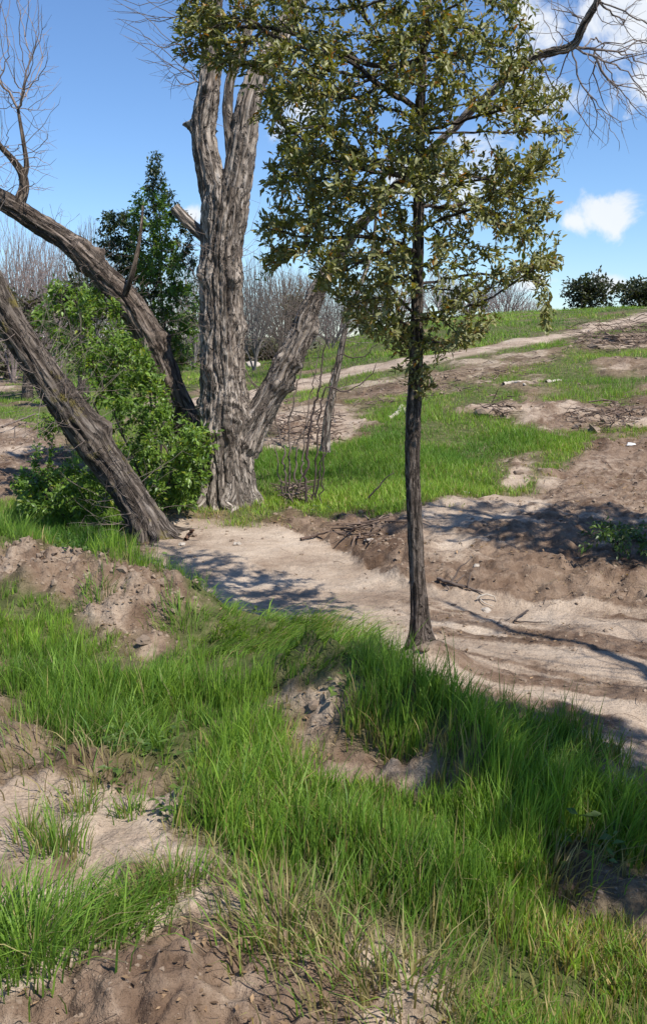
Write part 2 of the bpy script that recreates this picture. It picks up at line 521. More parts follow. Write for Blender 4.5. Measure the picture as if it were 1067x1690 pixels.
def bark_tube(pts, rad, sides, step, seed, amp, ridges, lump=.06, flare=0.0, burls=(), cap=True):
    """a trunk with furrowed bark as real relief"""
    P, R = catmull(pts, np.asarray(rad) * .93 - amp * .35, step)
    R = np.maximum(R, .004)
    n = len(P)
    T, N, B = frames(P)
    s = np.concatenate([[0], np.cumsum(np.linalg.norm(np.diff(P, axis=0), axis=1))])
    a = np.arange(sides) * 2 * math.pi / sides
    A, S = np.meshgrid(a, s)
    Rr = R[:, None] * np.ones_like(A)
    if flare:
        Rr = Rr * (1 + flare * np.exp(-S / .22) * (1 + .55 * np.cos(A * 5 + seed) + .3 * np.cos(A * 3 - seed)))
    # periodic noise in the angle: sample on a circle
    ca, sa = np.cos(A), np.sin(A)
    def cyl(f_ang, f_len, sd, octv=3):
        return .5 * (fbm(ca * f_ang + sd, S * f_len + sa * f_ang * .37 + sd * 1.7, sd, octv) + fbm(sa * f_ang - sd, S * f_len + ca * f_ang * .41, sd + 5, octv))
    low = cyl(1.2, 2.2, seed, 3)
    # furrows wander along the trunk: bands in a twisted angle
    w = A + .22 * cyl(1.0, 1.6, seed + 9, 2) + .10 * cyl(3.0, 5.0, seed + 10, 2)
    k = ridges
    f1 = np.abs(np.sin(w * k * .5 + .7 * cyl(2.0, 2.4, seed + 11, 2)))
    f2 = .25 + np.abs(np.sin(w * k * .8 + 2.0 + 1.6 * cyl(2.0, 3.4, seed + 12, 2)))
    crack = np.minimum(f1, f2)
    ridge = smooth(.02, .62, crack)
    plates = smooth(.0, .16, np.abs(cyl(4.5, 9.0, seed + 13, 2)))
    fine = cyl(8.0, 9.0, seed + 14, 3)
    d = amp * (ridge * (.86 + .14 * plates) - .6) + amp * .45 * fine + Rr * lump * low
    rb = np.random.default_rng(seed)
    for (sb, ab, hb, wb) in burls:
        sb = sb + rb.uniform(-.16, .16); ab = ab + rb.uniform(-.4, .4); hb = hb * rb.uniform(.4, 1.25)
        da = np.angle(np.exp(1j * (A - ab)))
        bl = np.exp(-((S - sb) / wb) ** 2 - (da * R[:, None] / wb) ** 2)
        d = d + hb * bl * (1 + .9 * cyl(6, 22, seed + 20, 3))
    Rr = Rr + d
    ring = ca[..., None] * N[:, None, :] + sa[..., None] * B[:, None, :]
    V = (P[:, None, :] + ring * Rr[..., None]).reshape(-1, 3)
    i = np.arange(n - 1)[:, None]; j = np.arange(sides)[None, :]; j2 = (j + 1) % sides
    Q = np.stack([i * sides + j, i * sides + j2, (i + 1) * sides + j2, (i + 1) * sides + j], -1).reshape(-1, 4)
    G = np.stack([ca * R[:, None], sa * R[:, None], S], -1).reshape(-1, 3)
    sp = Soup()
    tr = []
    Vc = V
    if cap:
        Vc = np.vstack([V, P[-1:] + T[-1:] * .01]); G = np.vstack([G, [[0, 0, s[-1]]]])
        k0 = (n - 1) * sides
        tr = [[k0 + m, k0 + (m + 1) % sides, len(V)] for m in range(sides)]
    sp.add(Vc, Q, np.array(tr) if len(tr) else None, (1, 1, 1), G)
    return sp

# ------------------------------------------------------------------ materials
def new_mat(name):
    m = bpy.data.materials.new(name); m.use_nodes = True
    nt = m.node_tree
    for n in list(nt.nodes):
        nt.nodes.remove(n)
    out = nt.nodes.new('ShaderNodeOutputMaterial')
    return m, nt.nodes, nt.links, out

def ramp_node(nodes, stops):
    r = nodes.new('ShaderNodeValToRGB')
    e = r.color_ramp.elements
    while len(e) > 1:
        e.remove(e[-1])
    e[0].position = stops[0][0]; e[0].color = (*stops[0][1], 1)
    for p, c in stops[1:]:
        k = e.new(p); k.color = (*c, 1)
    return r

def noise_node(nodes, links, vec, scale, detail=5, rough=.6, dist=0):
    n = nodes.new('ShaderNodeTexNoise')
    n.inputs['Scale'].default_value = scale; n.inputs['Detail'].default_value = detail
    n.inputs['Roughness'].default_value = rough; n.inputs['Distortion'].default_value = dist
    if vec is not None:
        links.new(vec, n.inputs['Vector'])
    return n

def mat_ground():
    m, N, L, out = new_mat('soil_and_sand')
    p = N.new('ShaderNodeBsdfPrincipled'); p.inputs['Roughness'].default_value = .95
    p.inputs['Specular IOR Level'].default_value = .15
    geo = N.new('ShaderNodeNewGeometry'); pos = geo.outputs['Position']
    def attr(k):
        a = N.new('ShaderNodeAttribute'); a.attribute_name = k
        return a.outputs['Fac']
    def mix(f, a, b):
        x = N.new('ShaderNodeMixRGB')
        for i, v in enumerate((f, a, b)):
            if isinstance(v, (float, int)): x.inputs[i].default_value = v
            elif isinstance(v, tuple): x.inputs[i].default_value = (*v, 1)
            else: L.new(v, x.inputs[i])
        return x.outputs[0]
    n_big = noise_node(N, L, pos, 1.7, 6, .6, .3); n_mid = noise_node(N, L, pos, 9, 6, .65); n_fine = noise_node(N, L, pos, 70, 4, .7)
    dirt = ramp_node(N, [(.3, (.085, .052, .034)), (.46, (.19, .126, .085)), (.6, (.29, .21, .15)), (.76, (.42, .33, .25))])
    L.new(n_mid.outputs['Fac'], dirt.inputs[0])
    dirt2 = ramp_node(N, [(.35, (.12, .074, .048)), (.65, (.30, .222, .16))])
    L.new(n_big.outputs['Fac'], dirt2.inputs[0])
    d = mix(.45, dirt.outputs[0], dirt2.outputs[0])
    sand = ramp_node(N, [(.3, (.28, .205, .148)), (.5, (.44, .345, .26)), (.7, (.55, .45, .35))])
    L.new(n_big.outputs['Fac'], sand.inputs[0])
    grit = ramp_node(N, [(.36, (.14, .10, .08)), (.46, (1, 1, 1))])
    L.new(n_fine.outputs['Fac'], grit.inputs[0])
    s_mul = N.new('ShaderNodeMixRGB'); s_mul.blend_type = 'MULTIPLY'; s_mul.inputs[0].default_value = .28
    L.new(sand.outputs[0], s_mul.inputs[1]); L.new(grit.outputs[0], s_mul.inputs[2])
    green = ramp_node(N, [(.3, (.05, .055, .02)), (.48, (.085, .10, .032)), (.62, (.15, .14, .065)), (.8, (.24, .185, .11))])
    L.new(n_mid.outputs['Fac'], green.inputs[0])
    # the sand weight is broken up by the fine noise
    sw = N.new('ShaderNodeMath'); sw.operation = 'MULTIPLY_ADD'; L.new(n_mid.outputs['Fac'], sw.inputs[0]); sw.inputs[1].default_value = .9
    sb = N.new('ShaderNodeMath'); sb.operation = 'SUBTRACT'; L.new(attr('sand'), sb.inputs[0]); sb.inputs[1].default_value = .45
    L.new(sb.outputs[0], sw.inputs[2])
    sr = N.new('ShaderNodeMapRange'); sr.inputs['From Min'].default_value = .22; sr.inputs['From Max'].default_value = .62
    L.new(sw.outputs[0], sr.inputs['Value'])
    c = mix(sr.outputs[0], d, s_mul.outputs[0])
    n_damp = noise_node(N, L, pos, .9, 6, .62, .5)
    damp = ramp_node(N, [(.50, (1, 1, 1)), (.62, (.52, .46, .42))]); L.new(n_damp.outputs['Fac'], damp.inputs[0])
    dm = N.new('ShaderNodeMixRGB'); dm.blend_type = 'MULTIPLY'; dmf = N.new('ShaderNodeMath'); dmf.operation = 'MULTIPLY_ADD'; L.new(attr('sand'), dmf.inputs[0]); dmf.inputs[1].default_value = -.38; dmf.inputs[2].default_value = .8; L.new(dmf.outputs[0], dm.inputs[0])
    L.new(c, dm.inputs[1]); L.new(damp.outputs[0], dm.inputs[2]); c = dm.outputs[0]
    c = mix(attr('grass'), c, green.outputs[0])
    hv = N.new('ShaderNodeMixRGB'); hv.blend_type = 'MULTIPLY'; hv.inputs[0].default_value = .35
    hr = ramp_node(N, [(.35, (.55, .5, .47)), (.6, (1, 1, 1))]); L.new(n_fine.outputs['Fac'], hr.inputs[0])
    L.new(c, hv.inputs[1]); L.new(hr.outputs[0], hv.inputs[2])
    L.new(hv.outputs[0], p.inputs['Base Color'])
    b1 = N.new('ShaderNodeBump'); b1.inputs['Strength'].default_value = .9; b1.inputs['Distance'].default_value = .05
    L.new(n_mid.outputs['Fac'], b1.inputs['Height'])
    b2 = N.new('ShaderNodeBump'); b2.inputs['Strength'].default_value = .8; b2.inputs['Distance'].default_value = .010
    L.new(n_fine.outputs['Fac'], b2.inputs['Height']); L.new(b1.outputs[0], b2.inputs['Normal'])
    L.new(b2.outputs[0], p.inputs['Normal'])
    L.new(p.outputs[0], out.inputs[0])
    return m

def mat_bark(name, stops, scale=26, stretch=.16, bump=1.0, dist=.03, moss=None, crack=16, crackf=.62):
    m, N, L, out = new_mat(name)
    p = N.new('ShaderNodeBsdfPrincipled'); p.inputs['Roughness'].default_value = .9; p.inputs['Specular IOR Level'].default_value = .2
    a = N.new('ShaderNodeAttribute'); a.attribute_name = 'grain'
    mp = N.new('ShaderNodeMapping'); mp.inputs['Scale'].default_value = (1, 1, stretch); L.new(a.outputs['Vector'], mp.inputs['Vector'])
    n1 = noise_node(N, L, mp.outputs[0], scale, 7, .7, .4); n2 = noise_node(N, L, mp.outputs[0], scale * .25, 4, .6)
    r = ramp_node(N, stops)
    ad = N.new('ShaderNodeMath'); ad.operation = 'MULTIPLY_ADD'; L.new(n1.outputs['Fac'], ad.inputs[0]); ad.inputs[1].default_value = .7
    mu = N.new('ShaderNodeMath'); mu.operation = 'MULTIPLY'; L.new(n2.outputs['Fac'], mu.inputs[0]); mu.inputs[1].default_value = .3
    L.new(mu.outputs[0], ad.inputs[2]); L.new(ad.outputs[0], r.inputs[0])
    mp2 = N.new('ShaderNodeMapping'); mp2.inputs['Scale'].default_value = (1, 1, .12); L.new(a.outputs['Vector'], mp2.inputs['Vector'])
    nc = noise_node(N, L, mp2.outputs[0], crack, 4, .55, .8)
    cr_ = ramp_node(N, [(.43, (1, 1, 1)), (.485, (.16, .14, .13)), (.515, (.16, .14, .13)), (.57, (1, 1, 1))]); L.new(nc.outputs['Fac'], cr_.inputs[0])
    cm = N.new('ShaderNodeMixRGB'); cm.blend_type = 'MULTIPLY'; cm.inputs[0].default_value = crackf; L.new(r.outputs[0], cm.inputs[1]); L.new(cr_.outputs[0], cm.inputs[2])
    colr = cm.outputs[0]
    if moss:
        n3 = noise_node(N, L, a.outputs['Vector'], 3.0, 5, .7)
        mr_ = ramp_node(N, [(.56, (0, 0, 0)), (.66, (1, 1, 1))]); L.new(n3.outputs['Fac'], mr_.inputs[0])
        mm = N.new('ShaderNodeMixRGB'); L.new(mr_.outputs[0], mm.inputs[0]); L.new(colr, mm.inputs[1]); mm.inputs[2].default_value = (*moss, 1)
        colr = mm.outputs[0]
    tint = N.new('ShaderNodeAttribute'); tint.attribute_name = 'Col'
    mt = N.new('ShaderNodeMixRGB'); mt.blend_type = 'MULTIPLY'; mt.inputs[0].default_value = 1
    L.new(colr, mt.inputs[1]); L.new(tint.outputs['Color'], mt.inputs[2])
    L.new(mt.outputs[0], p.inputs['Base Color'])
    b = N.new('ShaderNodeBump'); b.inputs['Strength'].default_value = bump; b.inputs['Distance'].default_value = dist
    L.new(n1.outputs['Fac'], b.inputs['Height'])
    b2 = N.new('ShaderNodeBump'); b2.inputs['Strength'].default_value = bump; b2.inputs['Distance'].default_value = dist
    L.new(cr_.outputs[0], b2.inputs['Height']); L.new(b.outputs[0], b2.inputs['Normal'])
    L.new(b2.outputs[0], p.inputs['Normal'])
    L.new(p.outputs[0], out.inputs[0])
    return m

def mat_leaf(name, rough=.45, trans=.35, spec=.4, back=None):
    m, N, L, out = new_mat(name)
    p = N.new('ShaderNodeBsdfPrincipled'); p.inputs['Roughness'].default_value = rough; p.inputs['Specular IOR Level'].default_value = spec
    a = N.new('ShaderNodeAttribute'); a.attribute_name = 'Col'
    src = a.outputs['Color']
    if back:
        g = N.new('ShaderNodeNewGeometry'); mx = N.new('ShaderNodeMixRGB')
        fm = N.new('ShaderNodeMath'); fm.operation = 'MULTIPLY'; L.new(g.outputs['Backfacing'], fm.inputs[0]); fm.inputs[1].default_value = .6
        L.new(fm.outputs[0], mx.inputs[0]); L.new(src, mx.inputs[1]); mx.inputs[2].default_value = (*back, 1)
        src = mx.outputs[0]
    L.new(src, p.inputs['Base Color'])
    t = N.new('ShaderNodeBsdfTranslucent')
    hs = N.new('ShaderNodeMixRGB'); hs.blend_type = 'MULTIPLY'; hs.inputs[0].default_value = 1; L.new(a.outputs['Color'], hs.inputs[1]); hs.inputs[2].default_value = (1.5, 1.45, .6, 1)
    L.new(hs.outputs[0], t.inputs['Color'])
    ms = N.new('ShaderNodeMixShader'); ms.inputs[0].default_value = trans
    L.new(p.outputs[0], ms.inputs[1]); L.new(t.outputs[0], ms.inputs[2])
    L.new(ms.outputs[0], out.inputs[0])
    return m

def mat_plain(name, c1, c2, scale=12, rough=.8, bump=.3):
    m, N, L, out = new_mat(name)
    p = N.new('ShaderNodeBsdfPrincipled'); p.inputs['Roughness'].default_value = rough
    tc = N.new('ShaderNodeTexCoord')
    n = noise_node(N, L, tc.outputs['Object'], scale, 6, .65)
    r = ramp_node(N, [(.3, c1), (.7, c2)]); L.new(n.outputs['Fac'], r.inputs[0]); L.new(r.outputs[0], p.inputs['Base Color'])
    b = N.new('ShaderNodeBump'); b.inputs['Strength'].default_value = bump; b.inputs['Distance'].default_value = .01
    L.new(n.outputs['Fac'], b.inputs['Height']); L.new(b.outputs[0], p.inputs['Normal'])
    L.new(p.outputs[0], out.inputs[0])
    return m

M_GROUND = mat_ground()
M_COTTON = mat_bark('cottonwood_bark', [(.33, (.075, .058, .047)), (.44, (.215, .174, .142)), (.55, (.385, .325, .272)), (.68, (.58, .51, .44))])
M_COTTON_MOSS = mat_bark('mossy_cottonwood_bark', [(.33, (.034, .025, .019)), (.45, (.10, .078, .062)), (.56, (.18, .148, .122)), (.7, (.31, .265, .225))], moss=(.16, .13, .035))
M_COTTON_BROWN = mat_bark('brown_cottonwood_bark', [(.33, (.04, .028, .021)), (.45, (.12, .09, .07)), (.56, (.215, .172, .14)), (.7, (.36, .30, .255))])
M_OAKBARK = mat_bark('oak_bark', [(.3, (.045, .034, .027)), (.5, (.15, .118, .096)), (.7, (.32, .265, .225))], scale=45, stretch=.3, crack=40)
M_TWIG = mat_bark('twig_bark', [(.3, (.12, .095, .085)), (.6, (.27, .225, .20)), (.8, (.40, .35, .31))], scale=30, bump=.2, crackf=.2)
M_DARKTWIG = mat_bark('dark_twig_bark', [(.3, (.04, .03, .026)), (.6, (.10, .08, .07)), (.8, (.17, .14, .12))], scale=30, bump=.2, crackf=.2)
M_OAKLEAF = mat_leaf('oak_leaf', .42, .25, .35, back=(.24, .24, .12))
M_SHRUBLEAF = mat_leaf('shrub_leaf', .42, .38, .45)
M_GRASS = mat_leaf('grass_blade', .5, .42, .3)
M_CLOD = mat_plain('dry_clod', (.12, .08, .055), (.33, .25, .18), 18, .95, .6)
M_STONE = mat_plain('pale_stone', (.30, .25, .20), (.52, .46, .39), 14, .85, .4)
M_WHITE = mat_plain('white_scrap', (.62, .62, .62), (.82, .82, .80), 20, .6, .2)
M_DEADWOOD = mat_plain('bleached_wood', (.28, .23, .18), (.55, .49, .41), 20, .8, .4)
M_STRAW = mat_leaf('straw', .6, .25, .2)

# ------------------------------------------------------------------ ground sheet
def build_ground():
    X, Y, Z = GX, GY, GZ; s, g = GS.ravel(), GG.ravel(); O = GO
    nr, nc = X.shape
    V = np.stack([X, Y, Z], -1).reshape(-1, 3)
    i = np.arange(nr - 1)[:, None]; j = np.arange(nc)[None, :]; j2 = (j + 1) % nc
    Q = np.stack([i * nc + j, i * nc + j2, (i + 1) * nc + j2, (i + 1) * nc + j], -1).reshape(-1, 4)
    cz = raw_ground(np.array([O[0]]), np.array([O[1]]))[0]
    V = np.vstack([V, [[O[0], O[1], cz[0]]]])
    T = np.stack([np.full(nc, len(V) - 1), j2[0], j[0]], -1)
    s = np.append(s, 0); g = np.append(g, 1); 
    me = make_mesh('ground', V, Q, T, floats={'sand': s, 'grass': g})
    # orientation: make sure the sheet faces up
    if me.polygons[0].normal.z < 0:
        me.flip_normals()
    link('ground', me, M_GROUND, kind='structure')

build_ground()

# ------------------------------------------------------------------ grass
def blades(P, H, W, lean_dir, lean, col, tipcol, segs=3, curl=.5):
    """P (n,3); returns soup pieces; every blade a bent tapering strip"""
    n = len(P)
    side_a = lean_dir + math.pi / 2 + rng.normal(0, .9, n)
    side = np.stack([np.cos(side_a), np.sin(side_a), np.zeros(n)], -1)
    ld = np.stack([np.cos(lean_dir), np.sin(lean_dir), np.zeros(n)], -1)
    verts = []; cols = []
    for k in range(segs + 1):
        t = k / segs
        bend = lean * (t ** (1.4 + curl))
        up = H * (t - .45 * np.minimum(lean / np.maximum(H, 1e-6), 1.2) * t ** 2.2)
        c = P + ld * bend[:, None] + np.array((0, 0, 1.0)) * up[:, None]
        cc = col * (1 - t) + tipcol * t
        if k < segs:
            w = W * (1 - .75 * t ** 1.6) * .5
            verts += [c - side * w[:, None], c + side * w[:, None]]; cols += [cc, cc]
        else:
            verts += [c]; cols += [cc]
    m = 2 * segs + 1
    V = np.stack(verts, 1).reshape(-1, 3); C = np.stack(cols, 1).reshape(-1, 3)
    b = np.arange(n)[:, None] * m
    Q = [np.concatenate([b + 2 * k, b + 2 * k + 1, b + 2 * k + 3, b + 2 * k + 2], 1) for k in range(segs - 1)]
    T = np.concatenate([b + 2 * (segs - 1), b + 2 * segs - 1, b + 2 * segs], 1)
    return V, (np.concatenate(Q) if Q else None), T, C

def blades_obj(name, pieces, mat, **props):
    sp = Soup()
    for V, Q, T, C in pieces:
        sp.add(V, Q, T, C)
    me = sp.mesh(name, True)
    return link(name, me, mat, kind='stuff', **props)

GREEN_A = np.array((.205, .325, .05)); GREEN_B = np.array((.10, .205, .034)); GREEN_D = np.array((.055, .135, .02))
STRAW = np.array((.42, .34, .17)); OLIVE = np.array((.20, .23, .06))

def grass_colors(n, straw_p):
    t = rng.random((n, 1))
    c = GREEN_B * (1 - t) + GREEN_A * t
    c = c * rng.uniform(.75, 1.2, (n, 1))
    tip = c * 1.12 + np.array((.03, .025, 0)) * rng.random((n, 1))
    st = rng.random(n) < straw_p
    sc = (STRAW * .75 + OLIVE * .35 * rng.random((n, 1))) * rng.uniform(.55, 1.15, (n, 1))
    c = np.where(st[:, None], sc, c); tip = np.where(st[:, None], sc * 1.1, tip)
    return c, tip

pieces = []
def near_grass(ntuft, per, xlim, ylim, hfun, seed):
    r_ = np.random.default_rng(seed)
    y = ylim[0] * (ylim[1] / ylim[0]) ** r_.random(ntuft)
    x = (r_.random(ntuft) * 2 - 1) * (xlim + .46 * y)
    s, b, g = zones(x, y)
    patch = fbm(x * 1.9, y * 1.9, 71, 3)
    bt = smooth(-.1, .25, poly_sd(x, y, BOTTOM)) * smooth(-.25, .45, fbm(x * 3.4, y * 3.4, 72, 3))
    keep = r_.random(ntuft) < np.clip(g * (1.05 + .9 * patch), 0, 1) ** 1.3 * (1 - .8 * bt)
    x, y, g, patch = x[keep], y[keep], g[keep], patch[keep]
    return x, y, g, patch

LODGE = poly_world([(290, 1000), (420, 990), (560, 995), (650, 1040), (640, 1120), (560, 1160), (420, 1130), (320, 1080)])
BOTTOM = Z_DRY
OPEN = (Z_STRIP, Z_SANDPATCH, Z_NEARDIRT, Z_RIDGE, Z_DARKGAP, Z_LEFTBROWN)
x, y, g, patch = near_grass(23000, 0, .5, (1.55, 7.6), None, 3)
lodge = smooth(-.1, .15, poly_sd(x, y, LODGE)); bottom = smooth(-.1, .25, poly_sd(x, y, BOTTOM))
tuft_h = rng.uniform(.55, 1.2, len(x)); tuft_d = rng.uniform(0, 6.28, len(x)); tuft_hue = rng.normal(0, 1, len(x))
for rep in range(10):
    n = len(x)
    ox = rng.normal(0, .017, n); oy = rng.normal(0, .017, n)
    xx = x + ox; yy = y + oy
    z = ground_h(xx, yy) - .012
    s2, b2, g2 = zones(xx, yy)
    ok = g2 > rng.random(n) * .5
    xx, yy, z = xx[ok], yy[ok], z[ok]; lo = lodge[ok]; bo = bottom[ok]; pt = patch[ok]; gg = g2[ok]; n = len(xx); th_ = tuft_h[ok]; td_ = tuft_d[ok]; hu_ = tuft_hue[ok]; out_ = np.arctan2(oy, ox)[ok]
    H = th_ * (.165 + .10 * np.clip(pt + .4, 0, 1)) * rng.uniform(.55, 1.15, n) * (1 - .5 * bo) * (.35 + .6 * gg)
    H = H * np.where(rng.random(n) < .04, 1.35, 1.0)
    wind = np.where(rng.random(n) < .45, out_, np.where(rng.random(n) < .5, td_, .25 + .9 * vnoise2(xx * .8, yy * .8, 77))) + rng.normal(0, .5, n)
    wind = np.where(lo > .5, -.25 + rng.normal(0, .45, n) + 1.2 * vnoise2(xx * 2.2, yy * 2.2, 78), wind)
    occ = np.zeros(n)
    for back in (.12, .28, .45):
        for poly in OPEN:
            occ = np.maximum(occ, smooth(-.02, .08, poly_sd(xx, yy + back * yy / 3.5, poly)) * (1 - back * .9))
    H = H * (1 - .62 * occ) * (.72 + .45 * np.clip(vnoise2(xx * 3.1, yy * 3.1, 76) + .5, 0, 1))
    lean = H * np.where(lo > .5, rng.uniform(.5, 1.25, n), rng.uniform(.06, .55, n) ** 1.2 + .55 * np.clip(vnoise2(xx * 2.7, yy * 2.7, 74), 0, 1) * rng.random(n))
    straw_p = .05 + .42 * bo * smooth(-.4, .5, pt + .2) + .35 * (gg < .6) + .12 * smooth(.2, .8, fbm(xx * 1.4, yy * 1.4, 73, 3))
    c, tip = grass_colors(n, straw_p)
    hue = (fbm(xx * 1.6, yy * 1.6, 79, 3) + .5 * hu_)[:, None]
    c = c * .86; tip = tip * np.array((.95, .97, .85))
    c = c * (1 + .25 * hue * np.array((1.3, 1, .8))); tip = tip * (1 + .25 * hue * np.array((1.3, 1, .8)))
    W = rng.uniform(.0022, .0045, n) + .005 * rng.random(n) ** 3
    pieces.append(blades(np.stack([xx, yy, z], -1), H, W, wind, lean, c, tip, 3))
blades_obj('tall_grass', pieces, M_GRASS, label='tall bright green grass covering the near bank', category='grass')

# hillside and meadow grass beyond the wash
pieces = []
for (nt, y0, y1, hm, wd, sg, sp_) in ((60000, 7.5, 15, .15, .0085, 2, 4), (55000, 13, 27, .15, .014, 1, 3), (45000, 24, 60, .17, .028, 1, 2)):
    y = y0 * (y1 / y0) ** rng.random(nt); x = (rng.random(nt) * 2 - 1) * (1 + .46 * y)
    s, b, g = zones(x, y)
    patch = fbm(x * .8, y * .8, 81, 4)
    k = rng.random(nt) < np.clip(g * (1.0 + .5 * patch), 0, 1) ** 1.5
    x, y, g, patch = x[k], y[k], g[k], patch[k]
    for rep in range(sp_):
        n = len(x)
        xx = x + rng.normal(0, .05, n); yy = y + rng.normal(0, .05, n)
        z = base_h(xx, yy) if y0 > 12 else ground_h(xx, yy)
        H = hm * rng.uniform(.5, 1.3, n) * (.75 + .4 * np.clip(patch, -1, 1)) * (.6 + .4 * g)
        H = H * (1 + .5 * smooth(-1.5, -2.5, xx) * smooth(12, 9, yy))
        # thin, short growth at the foot of the slope
        c, tip = grass_colors(n, .10 + .25 * (g < .7) + .12 * smooth(.1, .8, -patch))
        c = c * .95 + np.array((.012, .012, 0)); tip = tip * .95 + np.array((.02, .02, .0))
        hue = fbm(xx * .5, yy * .5, 84, 4)[:, None]
        c = c * (1 + .3 * hue * np.array((1.5, 1, .9))); tip = tip * (1.2 + .3 * hue * np.array((1.5, 1, .9)))
        ang = rng.uniform(0, 6.28, n)
        pieces.append(blades(np.stack([xx, yy, z - .01], -1), H, np.full(n, wd) * rng.uniform(.7, 1.3, n), ang, H * rng.uniform(.1, .7, n), c, tip, sg))
blades_obj('meadow_grass', pieces, M_GRASS, label='short green grass over the slope behind the wash', category='grass')

# clumps on the bare sand at the near left, each a tussock of its own
def tussock(px, py, n, H, spread, lean, label, straw=.1, ldir=None, name='grass_tussock'):
    p = ray_ground(px, py)
    t = thing(name, label, 'grass tussock', (p[0], p[1], gz(p[0], p[1])), 'grass tussocks on bare sand')
    xx = p[0] + rng.normal(0, spread, n); yy = p[1] + rng.normal(0, spread * .8, n)
    z = ground_h(xx, yy) - .01
    h = H * rng.uniform(.45, 1.15, n)
    out = np.arctan2(yy - p[1], xx - p[0]) + rng.normal(0, .6, n)
    if ldir is not None:
        out = ldir + rng.normal(0, .6, n)
    c, tip = grass_colors(n, straw)
    V, Q, T, C = blades(np.stack([xx, yy, z], -1), h, rng.uniform(.0035, .0065, n), out, h * rng.uniform(.15, lean, n), c, tip, 3)
    sp = Soup(); sp.add(V, Q, T, C)
    child('blades', sp.mesh('blades'), M_GRASS, t, kind='stuff')

tussock(45, 1580, 600, .23, .11, 1.05, 'large green grass tussock spilling over the sand, lowest at the edge', .05)
tussock(-25, 1550, 330, .23, .09, .8, 'green grass tussock cut by the edge beside the large spilling one', .05)
tussock(170, 1530, 260, .20, .08, 1.1, 'drooping fringe of grass beside the large spilling tussock', .08, ldir=.2)
tussock(95, 1405, 130, .20, .045, .6, 'small upright grass tussock with straw stems in the pale sand', .3)
tussock(50, 1380, 60, .17, .04, .6, 'thin grass tuft at the sand edge beside the small upright tussock', .35)
tussock(215, 1345, 70, .12, .03, .7, 'tiny dark green tuft where the sand meets the long grass', .05)
tussock(225, 1500, 160, .17, .05, .8, 'yellow green tussock in the middle of the lower sand', .3)
tussock(290, 1465, 170, .18, .06, .7, 'straw tipped tussock beside the dark hole in the sand', .45)
tussock(130, 1340, 60, .14, .04, .7, 'sparse tuft of dry and green blades above the pale sand', .4)
tussock(470, 1545, 260, .22, .10, .8, 'mixed straw and green tussock at the bottom of the bank', .5)
tussock(560, 1590, 200, .18, .12, .9, 'low dry tussock spreading over brown soil', .65)
tussock(60, 1250, 160, .15, .16, 1.0, 'flattened yellowing grass on brown soil at the edge', .6)
tussock(160, 1280, 160, .15, .12, 1.0, 'flattened straw coloured grass below the long green grass', .6)
tussock(680, 1640, 240, .2, .14, .9, 'dry grass tussock at the bottom with fallen straw', .6)
tussock(900, 1470, 220, .18, .09, 1.2, 'flattened brown straw clump in the gap in the shaded grass', .9)
tussock(1040, 1320, 160, .16, .1, 1.1, 'straw grass clump at the edge of the long grass beside sand', .8)
tussock(162, 985, 110, .16, .07, .8, 'green tuft growing out of the dirt ridge', .15)
tussock(300, 1030, 160, .17, .08, .8, 'green tuft at the end of the dirt ridge', .03)

# ------------------------------------------------------------------ woody growth
def grow(seeds, seed_path, pts, bias=.35, jitter=.0):
    """connect scattered points to a skeleton: cheapest-path tree. returns nodes, parents (-1 on the skeleton)"""
    nodes = np.vstack([seeds, pts]); ns = len(seeds); n = len(nodes)
    path = np.full(n, np.inf); path[:ns] = seed_path
    parent = np.full(n, -1)
    done = np.zeros(n, bool); done[:ns] = True
    best = np.full(n, np.inf)
    for k in range(ns):
        d = np.linalg.norm(nodes - nodes[k], axis=1)
        c = d + bias * path[k]
        u = (c < best) & ~done
        best[u] = c[u]; parent[u] = k
    for _ in range(n - ns):
        b = np.where(done, np.inf, best)
        j = int(np.argmin(b))
        done[j] = True
        path[j] = path[parent[j]] + np.linalg.norm(nodes[j] - nodes[parent[j]])
        d = np.linalg.norm(nodes - nodes[j], axis=1)
        c = d + bias * path[j]
        u = (c < best) & ~done
        best[u] = c[u]; parent[u] = j
    return nodes, parent, ns

